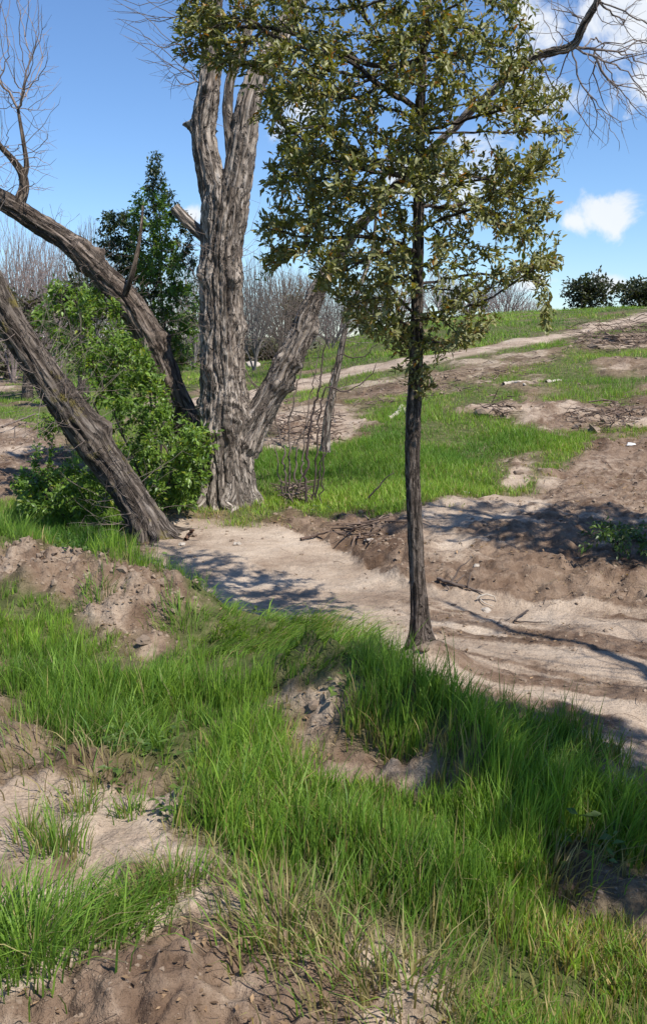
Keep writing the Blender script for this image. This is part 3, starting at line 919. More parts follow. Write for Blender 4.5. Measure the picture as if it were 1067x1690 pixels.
def chains(nodes, parent, ns, tip_r, power=2.3, wiggle=.12, rs=None, smooth_it=3):
    """split the tree into branches; yields (pts, radii, tip?)"""
    n = len(nodes)
    order = np.arange(ns, n)
    kids = [[] for _ in range(n)]
    for i in order:
        kids[parent[i]].append(i)
    load = np.zeros(n)
    def depth_order():
        st = [i for i in range(ns)]; out = []
        while st:
            i = st.pop(); out.append(i); st.extend(kids[i])
        return out
    do = depth_order()
    rad = np.zeros(n)
    for i in reversed(do):
        if i < ns:
            continue
        rad[i] = (tip_r ** power + sum(rad[k] ** power for k in kids[i])) ** (1 / power) if kids[i] else tip_r
    mainc = np.array([max(k, key=lambda q: rad[q]) if k else -1 for k in kids])
    idx = np.where((np.arange(n) >= ns) & (mainc >= 0))[0]
    nodes = nodes.copy()
    for _ in range(smooth_it):
        if len(idx):
            nodes[idx] = .4 * nodes[idx] + .3 * nodes[parent[idx]] + .3 * nodes[mainc[idx]]
    res = []
    st = []
    for s in range(ns):
        for k in kids[s]:
            st.append((s, k))
    rs = rs or np.random.default_rng(1)
    while st:
        p, k = st.pop()
        pts = [nodes[p], nodes[k]]; rr = [rad[k], rad[k]]
        cur = k
        while kids[cur]:
            main = mainc[cur]
            for q in kids[cur]:
                if q != main:
                    st.append((cur, q))
            pts.append(nodes[main]); rr.append(rad[main]); cur = main
        pts = np.array(pts); rr = np.array(rr)
        rr[-1] *= .6
        # rounded, slightly crooked
        L = np.mean(np.linalg.norm(np.diff(pts, axis=0), axis=1))
        P, R = catmull(pts, rr, max(L * .52, 1e-3))
        if len(P) > 2:
            P[1:-1] += rs.normal(0, wiggle * L * .25, (len(P) - 2, 3))
        res.append((P, R))
    return res

def leaf_soup(P, D, U, Ln, Wd, col, fold=.25, rich=True, droop=.15):
    """P base, D direction, U up-normal; elliptical leaves with a folded midrib"""
    n = len(P)
    D = norm(D); S = norm(np.cross(D, U)); Nn = np.cross(S, D)
    Ln = Ln[:, None]; Wd = Wd[:, None]
    if rich:
        st = ((0, 0, 0), (.33, 1, 1), (.72, .82, 1), (1, 0, 0))
        m1 = P + D * Ln * .33 - Nn * Ln * droop * .1; m2 = P + D * Ln * .72 - Nn * Ln * droop * .5
        tip = P + D * Ln - Nn * Ln * droop
        l1 = m1 + S * Wd * .5 + Nn * Wd * fold; r1 = m1 - S * Wd * .5 + Nn * Wd * fold
        l2 = m2 + S * Wd * .41 + Nn * Wd * fold * .8; r2 = m2 - S * Wd * .41 + Nn * Wd * fold * .8
        V = np.stack([P, m1, m2, tip, l1, r1, l2, r2], 1).reshape(-1, 3)
        b = np.arange(n)[:, None] * 8
        Q = np.concatenate([np.concatenate([b + 1, b + 2, b + 6, b + 4], 1), np.concatenate([b + 5, b + 7, b + 2, b + 1], 1)])
        T = np.concatenate([np.concatenate([b, b + 1, b + 4], 1), np.concatenate([b, b + 5, b + 1], 1),
                            np.concatenate([b + 2, b + 3, b + 6], 1), np.concatenate([b + 7, b + 3, b + 2], 1)])
        k = 8
    else:
        m = P + D * Ln * .45; tip = P + D * Ln - Nn * Ln * droop
        l = m + S * Wd * .5 + Nn * Wd * fold; r = m - S * Wd * .5 + Nn * Wd * fold
        V = np.stack([P, l, tip, r, m], 1).reshape(-1, 3)
        b = np.arange(n)[:, None] * 5
        Q = None
        T = np.concatenate([np.concatenate([b, b + 4, b + 1], 1), np.concatenate([b, b + 3, b + 4], 1),
                            np.concatenate([b + 4, b + 2, b + 1], 1), np.concatenate([b + 3, b + 2, b + 4], 1)])
        k = 5
    C = np.repeat(col, k, 0)
    return V, Q, T, C

def in_poly_px(poly, n, r_):
    poly = np.array(poly, float)
    lo, hi = poly.min(0), poly.max(0)
    out = []
    while len(out) < n:
        q = lo + r_.random((n * 2, 2)) * (hi - lo)
        sd = poly_sd(q[:, 0], q[:, 1], [tuple(p) for p in poly])
        out.extend(q[sd > 0].tolist())
    return np.array(out[:n])

def spine_px(rows, Y, dY=None):
    pts = []; rad = []
    for k, row in enumerate(rows):
        px, py, w = row[:3]
        yy = Y + (row[3] if len(row) > 3 else 0)
        p = at(px, py, yy)
        pts.append(p)
        dist = np.dot(p - CAM, np.array((0, math.cos(PITCH), -math.sin(PITCH))))
        rad.append(w * .5 * dist / F)
    return np.array(pts), np.array(rad)

def leaves_along(ch, r_, per_m, maxr, ldir_rand=.8, out_center=None, up=.2):
    """sample leaf bases along thin wood: positions, wood tangent"""
    P = []; T = []
    for pts, rad in ch:
        d = np.diff(pts, axis=0); L = np.linalg.norm(d, axis=1)
        for i in range(len(d)):
            if rad[i] > maxr:
                continue
            n = r_.poisson(per_m * L[i])
            if n:
                t = r_.random((n, 1))
                P.append(pts[i] + d[i] * t); T.append(np.repeat(norm(d[i])[None], n, 0))
        P.append(np.repeat(pts[-1:], 3, 0)); T.append(np.repeat(norm(d[-1])[None], 3, 0))
    P = np.vstack(P); T = np.vstack(T)
    D = norm(T * .6 + r_.normal(0, ldir_rand, P.shape) * .75 + np.array((0, 0, up)))
    return P, D

# ---- the big cottonwood
CY = 11.1
rs = np.random.default_rng(21)
pts, rad = spine_px([(377, 850, 118), (376, 825, 104), (375, 790, 96), (374, 740, 92), (371, 690, 90), (369, 640, 82), (367, 590, 78), (366, 520, 74), (365, 450, 70),
                     (366, 400, 74), (370, 350, 84), (373, 312, 84)], CY)
base = pts[0]
cw = thing('cottonwood_tree', 'huge grey bare cottonwood with deeply furrowed forked trunk beside the wash', 'tree', (base[0], base[1], gz(base[0], base[1])))
front = math.pi  # angle guesses for lumps are random round the trunk
sp = bark_tube(pts, rad, 150, .02, 31, .045, 20, .05, .22,
               burls=[(s_, a_, h_, w_) for s_, a_, h_, w_ in [(1.05, k * 1.26, .05, .13) for k in range(5)] + [(1.3, k * 1.26 + .5, .05, .12) for k in range(5)] +
                      [(1.7, k * 1.6 + .3, .035, .10) for k in range(4)] + [(2.25, k * 1.26, .04, .1) for k in range(5)] + [(2.75, k * 2.1 + 1, .05, .11) for k in range(3)] + [(.65, k * 2.1 + 1, .04, .09) for k in range(3)]], cap=False)
child('trunk', sp.mesh('trunk'), M_COTTON, cw)
limb_specs = [
    ('limb', [(360, 335, 58), (348, 290, 48), (337, 235, 43), (337, 195, 43), (344, 150, 40), (349, 100, 36), (352, 40, 32), (354, -40, 30), (350, -160, 24), (360, -320, 14)], 12),
    ('limb', [(382, 335, 60), (394, 280, 52), (402, 225, 47), (410, 175, 43), (428, 120, 39, .1), (462, 60, 35, .2), (500, -20, 30, .4), (540, -140, 28, .6), (560, -300, 16, .7)], 12),
    ('limb', [(398, 745, 60), (412, 715, 56), (434, 675, 50), (458, 632, 46), (480, 590, 42), (500, 540, 38), (518, 492, 31), (545, 440, 23, -.1), (600, 365, 17, -.3), (690, 270, 14, -.5), (790, 170, 13, -.7), (876, 98, 13, -.9), (942, 76, 13, -1.0), (962, 42, 12, -1.1), (985, 0, 10, -1.2), (1010, -80, 8, -1.3), (1050, -200, 5, -1.4)], 10),
    ('limb', [(388, 310, 26), (383, 260, 22), (378, 215, 19), (376, 170, 18), (381, 128, 17), (396, 88, 19, .1), (412, 40, 16, .2), (425, -40, 13, .3), (430, -160, 8, .4)], 8),
    ('broken_limb', [(345, 395, 26), (326, 380, 22), (306, 362, 20), (288, 342, 19)], 6),
]
limb_nodes = []
for k, (nm, rows, rg) in enumerate(limb_specs):
    p, r = spine_px(rows, CY)
    bl = []
    if k == 2:
        bl = [(.25, a * 1.26, .05, .10) for a in range(5)] + [(1.0, a * 1.6, .04, .09) for a in range(4)] + [(1.35, a * 1.6 + .4, .05, .09) for a in range(4)] + [(1.75, a * 1.6, .04, .08) for a in range(4)]
    if k == 0:
        bl = [(.75, 0.6, .09, .05), (1.0, 2.4, .09, .05), (1.25, 4.4, .07, .05)]
    s_ = bark_tube(p, r, 64 if k < 3 else 36, .022 if k < 3 else .03, 40 + k * 7, (.036 if k < 3 else .016), rg + (3 if k < 3 else 0), .06, 0, bl)
    child(nm, s_.mesh(nm), M_COTTON, cw)
    limb_nodes.append((p, r))
# bare branches and twigs in the visible sky
tw = Soup()
def bare_twigs(sp, seeds, spath, polys, tip_r, seed, sides=4, bias=.35, wiggle=.3, tint=(1, 1, 1)):
    r_ = np.random.default_rng(seed)
    pl = []
    for poly, n, y0, y1 in polys:
        q = in_poly_px(poly, n, r_)
        for (a, b) in q:
            pl.append(at(a, b, r_.uniform(y0, y1)))
    nd, pa, ns = grow(np.array(seeds), np.array(spath), np.array(pl), bias)
    ch = chains(nd, pa, ns, tip_r, 2.5, wiggle, r_)
    for P, R in ch:
        tube(sp, P, R, sides if R[0] > tip_r * 2 else 3, np.array(tint) * r_.uniform(.75, 1.2), cap=False)
    return ch
rl = limb_nodes[2][0]; rr_ = limb_nodes[2][1]
bare_twigs(tw, rl[9:], np.linspace(0, .3, len(rl) - 9), [
    ([(840, 0), (1100, -120), (1200, 60), (1130, 190), (1000, 215), (930, 290), (880, 170)], 620, 9.5, 11.4),
    ([(960, 60), (1120, 40), (1100, 200), (1010, 230)], 160, 9.7, 10.8),
    ([(940, 100), (1000, 130), (1040, 260), (960, 250)], 40, 9.7, 10.4)], .0022, 51, 4, .45)
l0 = limb_nodes[0][0]
bare_twigs(tw, l0[4:], np.linspace(0, .2, len(l0) - 4), [
    ([(130, -60), (330, -80), (330, 150), (262, 150), (200, 60)], 300, 10.3, 11.8),
    ([(250, 60), (335, 40), (330, 160), (270, 165)], 60, 10.6, 11.5),
    ([(330, -250), (130, -300), (120, -60), (330, -60)], 60, 10.3, 11.8)], .002, 52, 4, .5)
l1 = limb_nodes[1][0]
bare_twigs(tw, l1[4:], np.linspace(0, .2, len(l1) - 4), [([(430, -60), (900, -260), (1000, -60), (700, 60), (480, 60)], 160, 10.3, 12.4)], .0024, 53, 4, .45)
# wispy epicormic shoots round the burls
def shoots(sp, spine, radii, n, L, seed, tint=(1.1, 1.05, 1.0), rmin=.0016, t0=.1, t1=.9, updir=.3):
    r_ = np.random.default_rng(seed)
    P, R = catmull(spine, radii, .05)
    T, N, B = frames(P)
    for k in range(n):
        i = int((t0 + (t1 - t0) * r_.random()) * (len(P) - 1))
        a = r_.uniform(0, 6.28)
        d = N[i] * math.cos(a) + B[i] * math.sin(a)
        if d[1] > .35 and r_.random() < .7:
            d = d * np.array((1, -1, 1))
        p = P[i] + d * R[i] * .95
        l = L * r_.uniform(.3, 1.1)
        dd = norm(d + r_.normal(0, .45, 3) + np.array((0, 0, updir)))
        m = 5
        q = [p]
        for s_ in range(m):
            dd = norm(dd + r_.normal(0, .22, 3) + np.array((0, 0, .06)))
            q.append(q[-1] + dd * l / m)
            if s_ in (1, 2, 3) and r_.random() < .55:
                d2 = norm(dd + r_.normal(0, .7, 3)); tube(sp, np.array([q[-1], q[-1] + d2 * l * .25, q[-1] + norm(d2 + r_.normal(0, .3, 3)) * l * .45]), np.array([rmin, rmin * .8, rmin * .5]), 3, tint, False)
        tube(sp, np.array(q), np.linspace(rmin * 2.2, rmin * .6, m + 1), 3, np.array(tint) * r_.uniform(.7, 1.15), False)
shoots(tw, pts, rad, 130, .55, 61, t0=.2, t1=.9)
shoots(tw, limb_nodes[2][0][:9], limb_nodes[2][1][:9], 120, .45, 62)
shoots(tw, l0, limb_nodes[0][1], 40, .5, 63, t0=.2, t1=.7)
child('crown', tw.mesh('crown'), M_TWIG, cw)

# ---- two leaning trunks at the left
AY = 11.5
pa_, ra_ = spine_px([(352, 800, 56, -.2), (330, 740, 54, -.15), (305, 690, 52), (285, 648, 50), (264, 595, 50), (242, 545, 49), (214, 500, 47), (176, 460, 44), (142, 425, 42), (110, 398, 38), (62, 368, 36), (22, 342, 36), (-20, 318, 34), (-90, 280, 28), (-180, 200, 20), (-240, 80, 12)], AY)
ta = thing('cottonwood_tree', 'cottonwood trunk leaning far left over the green shrub, rising behind the huge forked trunk', 'tree', (pa_[0][0], pa_[0][1], gz(pa_[0][0], pa_[0][1])), 'leaning cottonwood trunks')
child('trunk', bark_tube(pa_, ra_, 64, .022, 71, .026, 11, .07, 0, [(1.95, a * 1.26, .05, .1) for a in range(5)] + [(3.2, a * 1.26, .05, .09) for a in range(5)] + [(1.5, 1.0, .05, .08), (2.4, 3, .05, .08)]).mesh('trunk'), M_COTTON_BROWN, ta)
bs = []
for rows in ([(30, 340, 22), (40, 310, 17), (36, 285, 14), (20, 262, 11, -.1), (0, 240, 9, -.2), (-30, 200, 7, -.2)], [(36, 300, 12), (44, 275, 9), (40, 240, 7), (30, 180, 5)], [(196, 505, 10, .0), (210, 478, 10, -.16), (219, 450, 9, -.24), (226, 420, 7, -.22), (232, 385, 5.5, -.1), (236, 340, 4)]):
    p, r = spine_px(rows, AY); bs.append(p)
    s_ = Soup(); P, R = catmull(p, r, .04); tube(s_, P, R, 10, (.6, .55, .5)); child('branch', s_.mesh('branch'), M_COTTON, ta)
tw = Soup()
bare_twigs(tw, np.vstack([bs[0], bs[1], pa_[11:]]), np.zeros(len(bs[0]) + len(bs[1]) + len(pa_) - 11), [
    ([(-120, -40), (60, -40), (105, 130), (90, 320), (40, 330), (-60, 330)], 700, 10.6, 12.2),
    ([(-20, 0), (90, 0), (80, 130), (0, 200)], 80, 10.8, 11.8),
    ([(0, 200), (100, 230), (95, 320), (0, 330)], 60, 10.9, 11.8)], .0019, 72, 4, .5, .3, (1.5, 1.4, 1.3))
shoots(tw, pa_[2:12], ra_[2:12], 80, .35, 73, tint=(1.2, 1.15, 1.1))
child('crown', tw.mesh('crown'), M_TWIG, ta)

BY = 9.55
pb_, rb_ = spine_px([(258, 905, 78), (246, 875, 66), (224, 832, 60), (196, 788, 60), (165, 745, 64), (132, 700, 66), (100, 655, 61), (70, 612, 57), (40, 568, 53), (12, 520, 51), (-14, 465, 47), (-60, 380, 40), (-120, 260, 30), (-180, 100, 18)], BY)
tb = thing('cottonwood_tree', 'thick mossy trunk leaning left, rooted in grass in front of the green shrub', 'tree', (pb_[0][0], pb_[0][1], gz(pb_[0][0], pb_[0][1])), 'leaning cottonwood trunks')
child('trunk', bark_tube(pb_, rb_, 72, .02, 81, .026, 12, .07, .35, [(1.35, a * 1.26, .05, .1) for a in range(5)]).mesh('trunk'), M_COTTON_MOSS, tb)
tw = Soup()
shoots(tw, pb_[1:11], rb_[1:11], 110, .6, 83, tint=(1.35, 1.3, 1.25), t0=.05, t1=.85)
shoots(tw, pb_[5:9], rb_[5:9], 30, .9, 84, tint=(1.4, 1.35, 1.3), updir=.8)
bare_twigs(tw, pb_[11:], np.zeros(3), [([(-100, 0), (60, 330), (-20, 430), (-250, 300)], 80, 9, 10.2)], .0028, 85, 4)
child('crown', tw.mesh('crown'), M_TWIG, tb)

# ---- the oak in front
OY = 5.8
rs = np.random.default_rng(91)
po, ro = spine_px([(695, 1062, 40), (694, 1042, 32), (692, 1005, 28), (688, 945, 27), (684, 862, 27), (680, 780, 27), (681, 700, 27), (685, 620, 25), (687, 520, 22), (689, 420, 20), (691, 300, 18), (694, 180, 16), (699, 60, 13), (704, -60, 11), (700, -200, 8), (706, -340, 5), (704, -460, 3)], OY)
oak = thing('oak_tree', 'slender evergreen oak with straight dark trunk and olive green leaves at the grass edge', 'tree', (po[1][0], po[1][1], gz(po[1][0], po[1][1]) - .02))
child('trunk', bark_tube(po, ro, 48, .014, 92, .008, 9, .05, .35).mesh('trunk'), M_OAKBARK, oak)
OAK_ENV = [
    ([(440, 330), (540, 260), (640, 250), (760, 250), (850, 270), (905, 340), (925, 440), (850, 470), (760, 500), (640, 480), (560, 440), (470, 430)], 560, 1.0),
    ([(420, 110), (560, 40), (780, 20), (890, 80), (930, 180), (900, 290), (700, 330), (500, 320), (440, 250)], 720, 1.05),
    ([(290, -40), (480, -120), (780, -160), (900, -60), (880, 80), (700, 130), (480, 150), (380, 110), (305, 70)], 640, 1.05),
    ([(330, -250), (480, -480), (650, -620), (830, -500), (900, -250), (880, -60), (330, -60)], 300, 1.0),
    ([(500, 430), (640, 470), (690, 520), (660, 600), (610, 560), (550, 520)], 140, .6),
    ([(640, 520), (715, 520), (720, 640), (680, 665), (640, 610)], 80, .28),
    ([(720, 470), (800, 470), (830, 520), (760, 590), (712, 600)], 110, .5),
    ([(640, -40), (740, -40), (745, 420), (640, 420)], 240, -1.0),
    ([(500, 300), (640, 270), (690, 480), (610, 545), (525, 480)], 170, .9),
    ([(440, 60), (640, 60), (640, 330), (470, 330)], 170, -1.0),
    ([(285, -60), (520, -60), (545, 120), (530, 330), (455, 330), (425, 210), (375, 130), (295, 110)], 260, 1.0),
    ([(850, 60), (930, 130), (955, 190), (930, 300), (860, 300)], 90, .8),
    ([(860, 420), (925, 420), (925, 520), (910, 595), (895, 590), (890, 500)], 40, .4),
    ([(425, 360), (480, 350), (470, 440), (430, 460)], 80, .5),
    ([(278, -40), (430, -40), (430, 110), (345, 125), (288, 92)], 130, .8),
    ([(430, 230), (520, 200), (540, 400), (440, 380)], 110, .7),
    ([(800, 250), (925, 300), (935, 440), (860, 460)], 90, .6),
]
pl = []
for poly, n, th in OAK_ENV:
    q = in_poly_px(poly, n, rs)
    for (a, b) in q:
        dx = abs(a - 690) / 330.
        dep = abs(th) * math.sqrt(max(.15, 1 - dx * dx))
        pl.append(at(a, b, OY + (rs.uniform(-dep, dep) if th > 0 else -rs.uniform(.15, .9))))
pl = np.array(pl)
# leaves gather in clumps with gaps between
cl = pl[rs.random(len(pl)) < .15]
nn = np.array([cl[np.argmin(np.linalg.norm(cl - p, axis=1))] for p in pl])
pl = pl + (nn - pl) * .38
seedpts, _ = catmull(po[6:], ro[6:], .12)
nd, pa2, ns = grow(seedpts, np.linspace(0, .25, len(seedpts)), pl, .35)
ch = chains(nd, pa2, ns, .0017, 2.45, .2, rs)
br = Soup(); small = Soup()
nbig = 0
for P, R in sorted(ch, key=lambda c: -c[1][0]):
    if R[0] > .0085 and nbig < 26:
        s_ = Soup(); tube(s_, P, R, 7, (1, 1, 1)); child('branch', s_.mesh('branch'), M_OAKBARK, oak); nbig += 1
    else:
        tube(small, P, R, 4, (1, 1, 1), False)
child('twigs', small.mesh('twigs'), M_DARKTWIG, oak, kind='stuff')
def oak_leaves(ch, r_, per_m, maxr=.0075):
    P, D = leaves_along(ch, r_, per_m, maxr, .8, up=.12)
    n = len(P)
    P = P + r_.normal(0, .012, P.shape)
    U = norm(r_.normal(0, .55, (n, 3)) + np.array((0.15, -.25, .9)))
    L = r_.uniform(.024, .054, n); W = L * r_.uniform(.32, .44, n)
    t = r_.random((n, 1))
    col = np.array((.085, .115, .022)) * (1 - t) + np.array((.27, .26, .062)) * t
    col = col * r_.uniform(.7, 1.25, (n, 1))
    k = r_.random(n)
    col[k < .05] = np.array((.40, .17, .03)) * r_.uniform(.7, 1.2, ((k < .05).sum(), 1))
    m = (k > .05) & (k < .12)
    col[m] = np.array((.34, .26, .07)) * r_.uniform(.7, 1.2, (m.sum(), 1))
    return P, D, U, L, W, col
P, D, U, L, W, col = oak_leaves(ch, rs, 165)
# the lowest hanging leaves can be told apart: each is a leaf of its own, the rest is the crown
low = np.argsort(P[:, 2] + .5 * np.abs(P[:, 1] - OY + .4))[:260]
rest = np.setdiff1d(np.arange(len(P)), low)
V, Q, T, C = leaf_soup(P[rest], D[rest], U[rest], L[rest], W[rest], col[rest])
sp = Soup(); sp.add(V, Q, T, C)
child('crown', sp.mesh('crown'), M_OAKLEAF, oak)
from mathutils import Matrix
leaf_kinds = []
for k in range(8):
    c = [(.095, .115, .026), (.13, .14, .035), (.17, .165, .045), (.205, .195, .055), (.11, .125, .03), (.40, .17, .03), (.34, .26, .07), (.15, .15, .04)][k]
    v_, q_, t_, c_ = leaf_soup(np.zeros((1, 3)), np.array([[0, 1., 0]]), np.array([[0, 0, 1.]]), np.array([1.]), np.array([.38]), np.array([c]), fold=.2 + .02 * k, droop=.05 + .04 * k)
    s_ = Soup(); s_.add(v_, q_, t_, c_); me = s_.mesh('leaf'); me.materials.append(M_OAKLEAF); leaf_kinds.append(me)
d_ = norm(D[low]); s_ = norm(np.cross(d_, U[low])); n_ = np.cross(s_, d_)
for q, i in enumerate(low):
    o = bpy.data.objects.new('leaf', leaf_kinds[int(rs.choice(8, p=[.18, .18, .16, .14, .14, .04, .06, .10]))])
    scene.collection.objects.link(o); o.parent = oak
    m = np.eye(4); m[:3, 0] = s_[q] * L[i]; m[:3, 1] = d_[q] * L[i]; m[:3, 2] = n_[q] * L[i]; m[:3, 3] = P[i] - np.array(oak.location)
    o.matrix_local = Matrix(m.tolist())
print('oak leaves', len(P))

# two more oaks outside the picture throw the shade at its right side
def roots(t, base, r, n, L, mat, seed, spread=6.28, a0=0.0):
    r_ = np.random.default_rng(seed)
    for k in range(n):
        a = a0 + spread * (k + r_.uniform(.2, .8)) / n; l = L * r_.uniform(.6, 1.2); pp = []; rr = []
        for q in range(6):
            u = q / 5; a += r_.normal(0, .12)
            x_, y_ = base[0] + math.cos(a) * (r * .55 + l * u), base[1] + math.sin(a) * (r * .55 + l * u)
            rad_ = r * r_.uniform(.26, .34) * (1 - .8 * u)
            pp.append((x_, y_, gz(x_, y_) + (r * .9 * (1 - u) ** 3) - rad_ * (.15 + .7 * u))); rr.append(rad_)
        P, R = catmull(np.array(pp), np.array(rr), l / 14)
        s_ = Soup(); tube(s_, P, R, 8, (1, 1, 1)); child('root', s_.mesh('root'), mat, t)
roots(oak, po[1], .075, 6, .26, M_OAKBARK, 11)
roots(tb, pb_[1], .20, 6, .42, M_COTTON_MOSS, 12)
roots(cw, base, .38, 7, .45, M_COTTON, 13)

def copy_tree(root, loc, rot, scale, label):
    r = root.copy(); scene.collection.objects.link(r)
    r.location = loc; r.rotation_euler = (0, 0, rot); r.scale = (scale,) * 3
    r['label'] = label
    for c in list(root.children):
        if c.name.startswith('leaf'):
            continue
        k = c.copy(); scene.collection.objects.link(k); k.parent = r
    return r
copy_tree(oak, (4.4, 7.2, gz(4.4, 7.2)), 2.2, 1.15, 'evergreen oak past the right side whose shade crosses the sandy bank')
copy_tree(oak, (2.8, 1.6, gz(2.8, 1.6)), 4.0, 1.0, 'evergreen oak beside the viewer whose shade darkens the long grass')

# ---- slim leaning tree on the slope
SY = 13.6
ps, rs2 = spine_px([(536, 745, 17), (537, 735, 15), (540, 690, 14), (548, 650, 13), (556, 610, 12), (566, 560, 11), (575, 520, 10), (590, 480, 9, -.1), (604, 445, 8, -.1), (616, 400, 6), (622, 340, 5), (640, 270, 4)], SY)
st_ = thing('leaning_tree', 'slim bare tree with mottled trunk leaning on the grass slope', 'tree', (ps[0][0], ps[0][1], gz(ps[0][0], ps[0][1])))
child('trunk', bark_tube(ps, rs2, 20, .04, 95, .006, 6, .08, .2).mesh('trunk'), M_COTTON, st_)
tw = Soup()
bare_twigs(tw, ps[5:], np.linspace(0, .2, len(ps) - 5), [([(520, 420), (660, 380), (700, 480), (640, 560), (580, 600), (525, 560)], 200, 13, 14.4), ([(560, 250), (680, 240), (680, 400), (560, 420)], 70, 13, 14.4)], .002, 96, 3, .45)
child('crown', tw.mesh('crown'), M_TWIG, st_)

copy_tree(st_, (3.2, 3.5, gz(3.2, 3.5)), 1.0, 1.3, 'slim bare tree outside the picture whose thin shadows streak the wash')
# ---- bare sapling thicket in front of the slope
def sapling(rows_list, Y, label, mat, tint, name='bare_sapling', extra=None, group='bare saplings'):
    p0, _ = spine_px([rows_list[0][0]], Y)
    t = thing(name, label, 'sapling', (p0[0][0], p0[0][1], gz(p0[0][0], p0[0][1])), group)
    allp = []
    for rows in rows_list:
        p, r = spine_px(rows, Y); r = r * .8; allp.append(p)
        p[0][2] = min(p[0][2], gz(p[0][0], p[0][1]) - .02)
        P, R = catmull(p, r, .05); P[1:-1] += np.random.default_rng(len(allp)).normal(0, .011, (len(P) - 2, 3))
        s_ = Soup(); tube(s_, P, R, 6, tint, True); child('stem', s_.mesh('stem'), mat, t)
    if extra:
        tw = Soup(); sd_ = np.vstack([p[2:] for p in allp])
        bare_twigs(tw, sd_, np.zeros(len(sd_)), [extra], .0016, 7, 3, .25, .35)
        child('twigs', tw.mesh('twigs'), mat, t, kind='stuff')
    return t
sapling([[(505, 856, 7), (505, 800, 6), (507, 740, 6), (516, 680, 5), (526, 640, 4), (532, 590, 3), (538, 540, 2), (540, 500, 1.2)],
         [(516, 690, 4), (533, 655, 3.5), (570, 645, 3), (600, 630, 2.2), (620, 600, 1.5)],
         [(527, 625, 3.2), (550, 605, 2.8), (590, 592, 2.5), (625, 565, 1.2)]], 10.75, 'dark bare sapling with one main stem and arching side branches', M_DARKTWIG, (1.1, 1, 1), extra=([(440, 540), (560, 520), (620, 580), (590, 680), (520, 700), (450, 660)], 60, 10.4, 11.1))
sapling([[(473, 816, 5), (470, 770, 4), (462, 720, 4), (444, 670, 3), (412, 625, 2.5), (396, 590, 1.5)], [(478, 816, 5), (478, 760, 4), (478, 700, 4), (490, 640, 3), (500, 600, 2), (502, 540, 1)],
         [(484, 816, 5), (488, 760, 4), (500, 715, 3.5), (528, 672, 3), (566, 640, 2)], [(490, 816, 4), (498, 770, 4), (505, 690, 3), (520, 620, 2.5), (528, 560, 1.3)], [(468, 818, 4), (460, 780, 3), (455, 740, 2.4), (440, 700, 1.4)]],
        11.2, 'clump of thin grey sapling stems rising from a straw mound', M_TWIG, (.8, .75, .7), extra=([(420, 560), (540, 520), (580, 620), (540, 700), (440, 690)], 60, 10.9, 11.7))
sapling([[(520, 812, 5), (528, 780, 3.5), (536, 740, 3), (548, 690, 2), (556, 640, 1.2)]], 10.9, 'single thin curved sapling stem beside the main bare sapling', M_DARKTWIG, (1, 1, 1))
sapling([[(596, 842, 4), (610, 820, 4), (630, 797, 3), (650, 780, 1.5)]], 10.7, 'short dead stick leaning in the grass between the saplings and the oak', M_DARKTWIG, (1, 1, 1), name='dead_stick', group=None)
p = ray_ground(487, 822)

# ---- leafy shrubs
def leafy(name, label, category, polys, base_px, Y, leaf_n, L, cols, mat, seed, per_m=70, tip=.0016, up=-.15, bright=(.8, 1.2), clump=.3, stems=3, group=None, rich=False, wr=(.36, .5), bias=.3):
    r_ = np.random.default_rng(seed)
    b = at(base_px[0], base_px[1], Y); b[2] = gz(b[0], b[1]) - .03
    t = thing(name, label, category, tuple(b), group)
    pl = []
    for poly, n, y0, y1 in polys:
        q = in_poly_px(poly, n, r_)
        pl += [at(a, c, r_.uniform(y0, y1)) for a, c in q]
    pl = np.array(pl)
    zg = base_h(pl[:, 0], pl[:, 1]); pl[:, 2] = np.maximum(pl[:, 2], zg + .06)
    if clump:
        cl = pl[r_.random(len(pl)) < .25]
        nn = np.array([cl[np.argmin(np.linalg.norm(cl - p, axis=1))] for p in pl])
        pl = pl + (nn - pl) * clump
    cen = pl.mean(0)
    seeds = []
    trunk = Soup()
    for k in range(stems):
        e = cen + r_.normal(0, .25, 3) * np.array((1, .6, .6)); mid = (b + e) / 2 + r_.normal(0, .1, 3)
        P, R = catmull(np.array([b + r_.normal(0, .04, 3) * np.array((1, 1, 0)), mid, e]), np.array([.02, .015, .008]), .1)
        tube(trunk, P, R, 6, (1, 1, 1)); seeds.append(P[1:])
    seeds = np.vstack(seeds)
    nd, pa3, ns = grow(seeds, np.linalg.norm(seeds - b, axis=1) * .3, pl, bias)
    ch = chains(nd, pa3, ns, tip, 2.3, .25, r_)
    child('trunk', trunk.mesh('trunk'), M_DARKTWIG, t)
    tw = Soup()
    for P, R in ch:
        tube(tw, P, R, 3, (1.2, 1.1, 1), False)
    child('twigs', tw.mesh('twigs'), M_DARKTWIG, t, kind='stuff')
    P, D = leaves_along(ch, r_, per_m, .012, .8, up=up)
    n = len(P)
    P = P + r_.normal(0, L * .35, P.shape)
    U = norm(r_.normal(0, .5, (n, 3)) + np.array((.1, -.25, .9)))
    Ln = L * r_.uniform(.6, 1.2, n); Wd = Ln * r_.uniform(wr[0], wr[1], n)
    tt = r_.random((n, 1)); col = np.array(cols[0]) * (1 - tt) + np.array(cols[1]) * tt
    col = col * r_.uniform(bright[0], bright[1], (n, 1))
    k = r_.random(n); col[k < .06] *= np.array((1.6, 1.15, .8)); col[k > .85] *= .6
    V, Q, T, C = leaf_soup(P, D, U, Ln, Wd, col, rich=rich, fold=.15, droop=.25)
    sp = Soup(); sp.add(V, Q, T, C)
    child('crown', sp.mesh('crown'), mat, t)
    print(name, 'leaves', n)
    return t
GRN = ((.065, .135, .018), (.20, .31, .048))
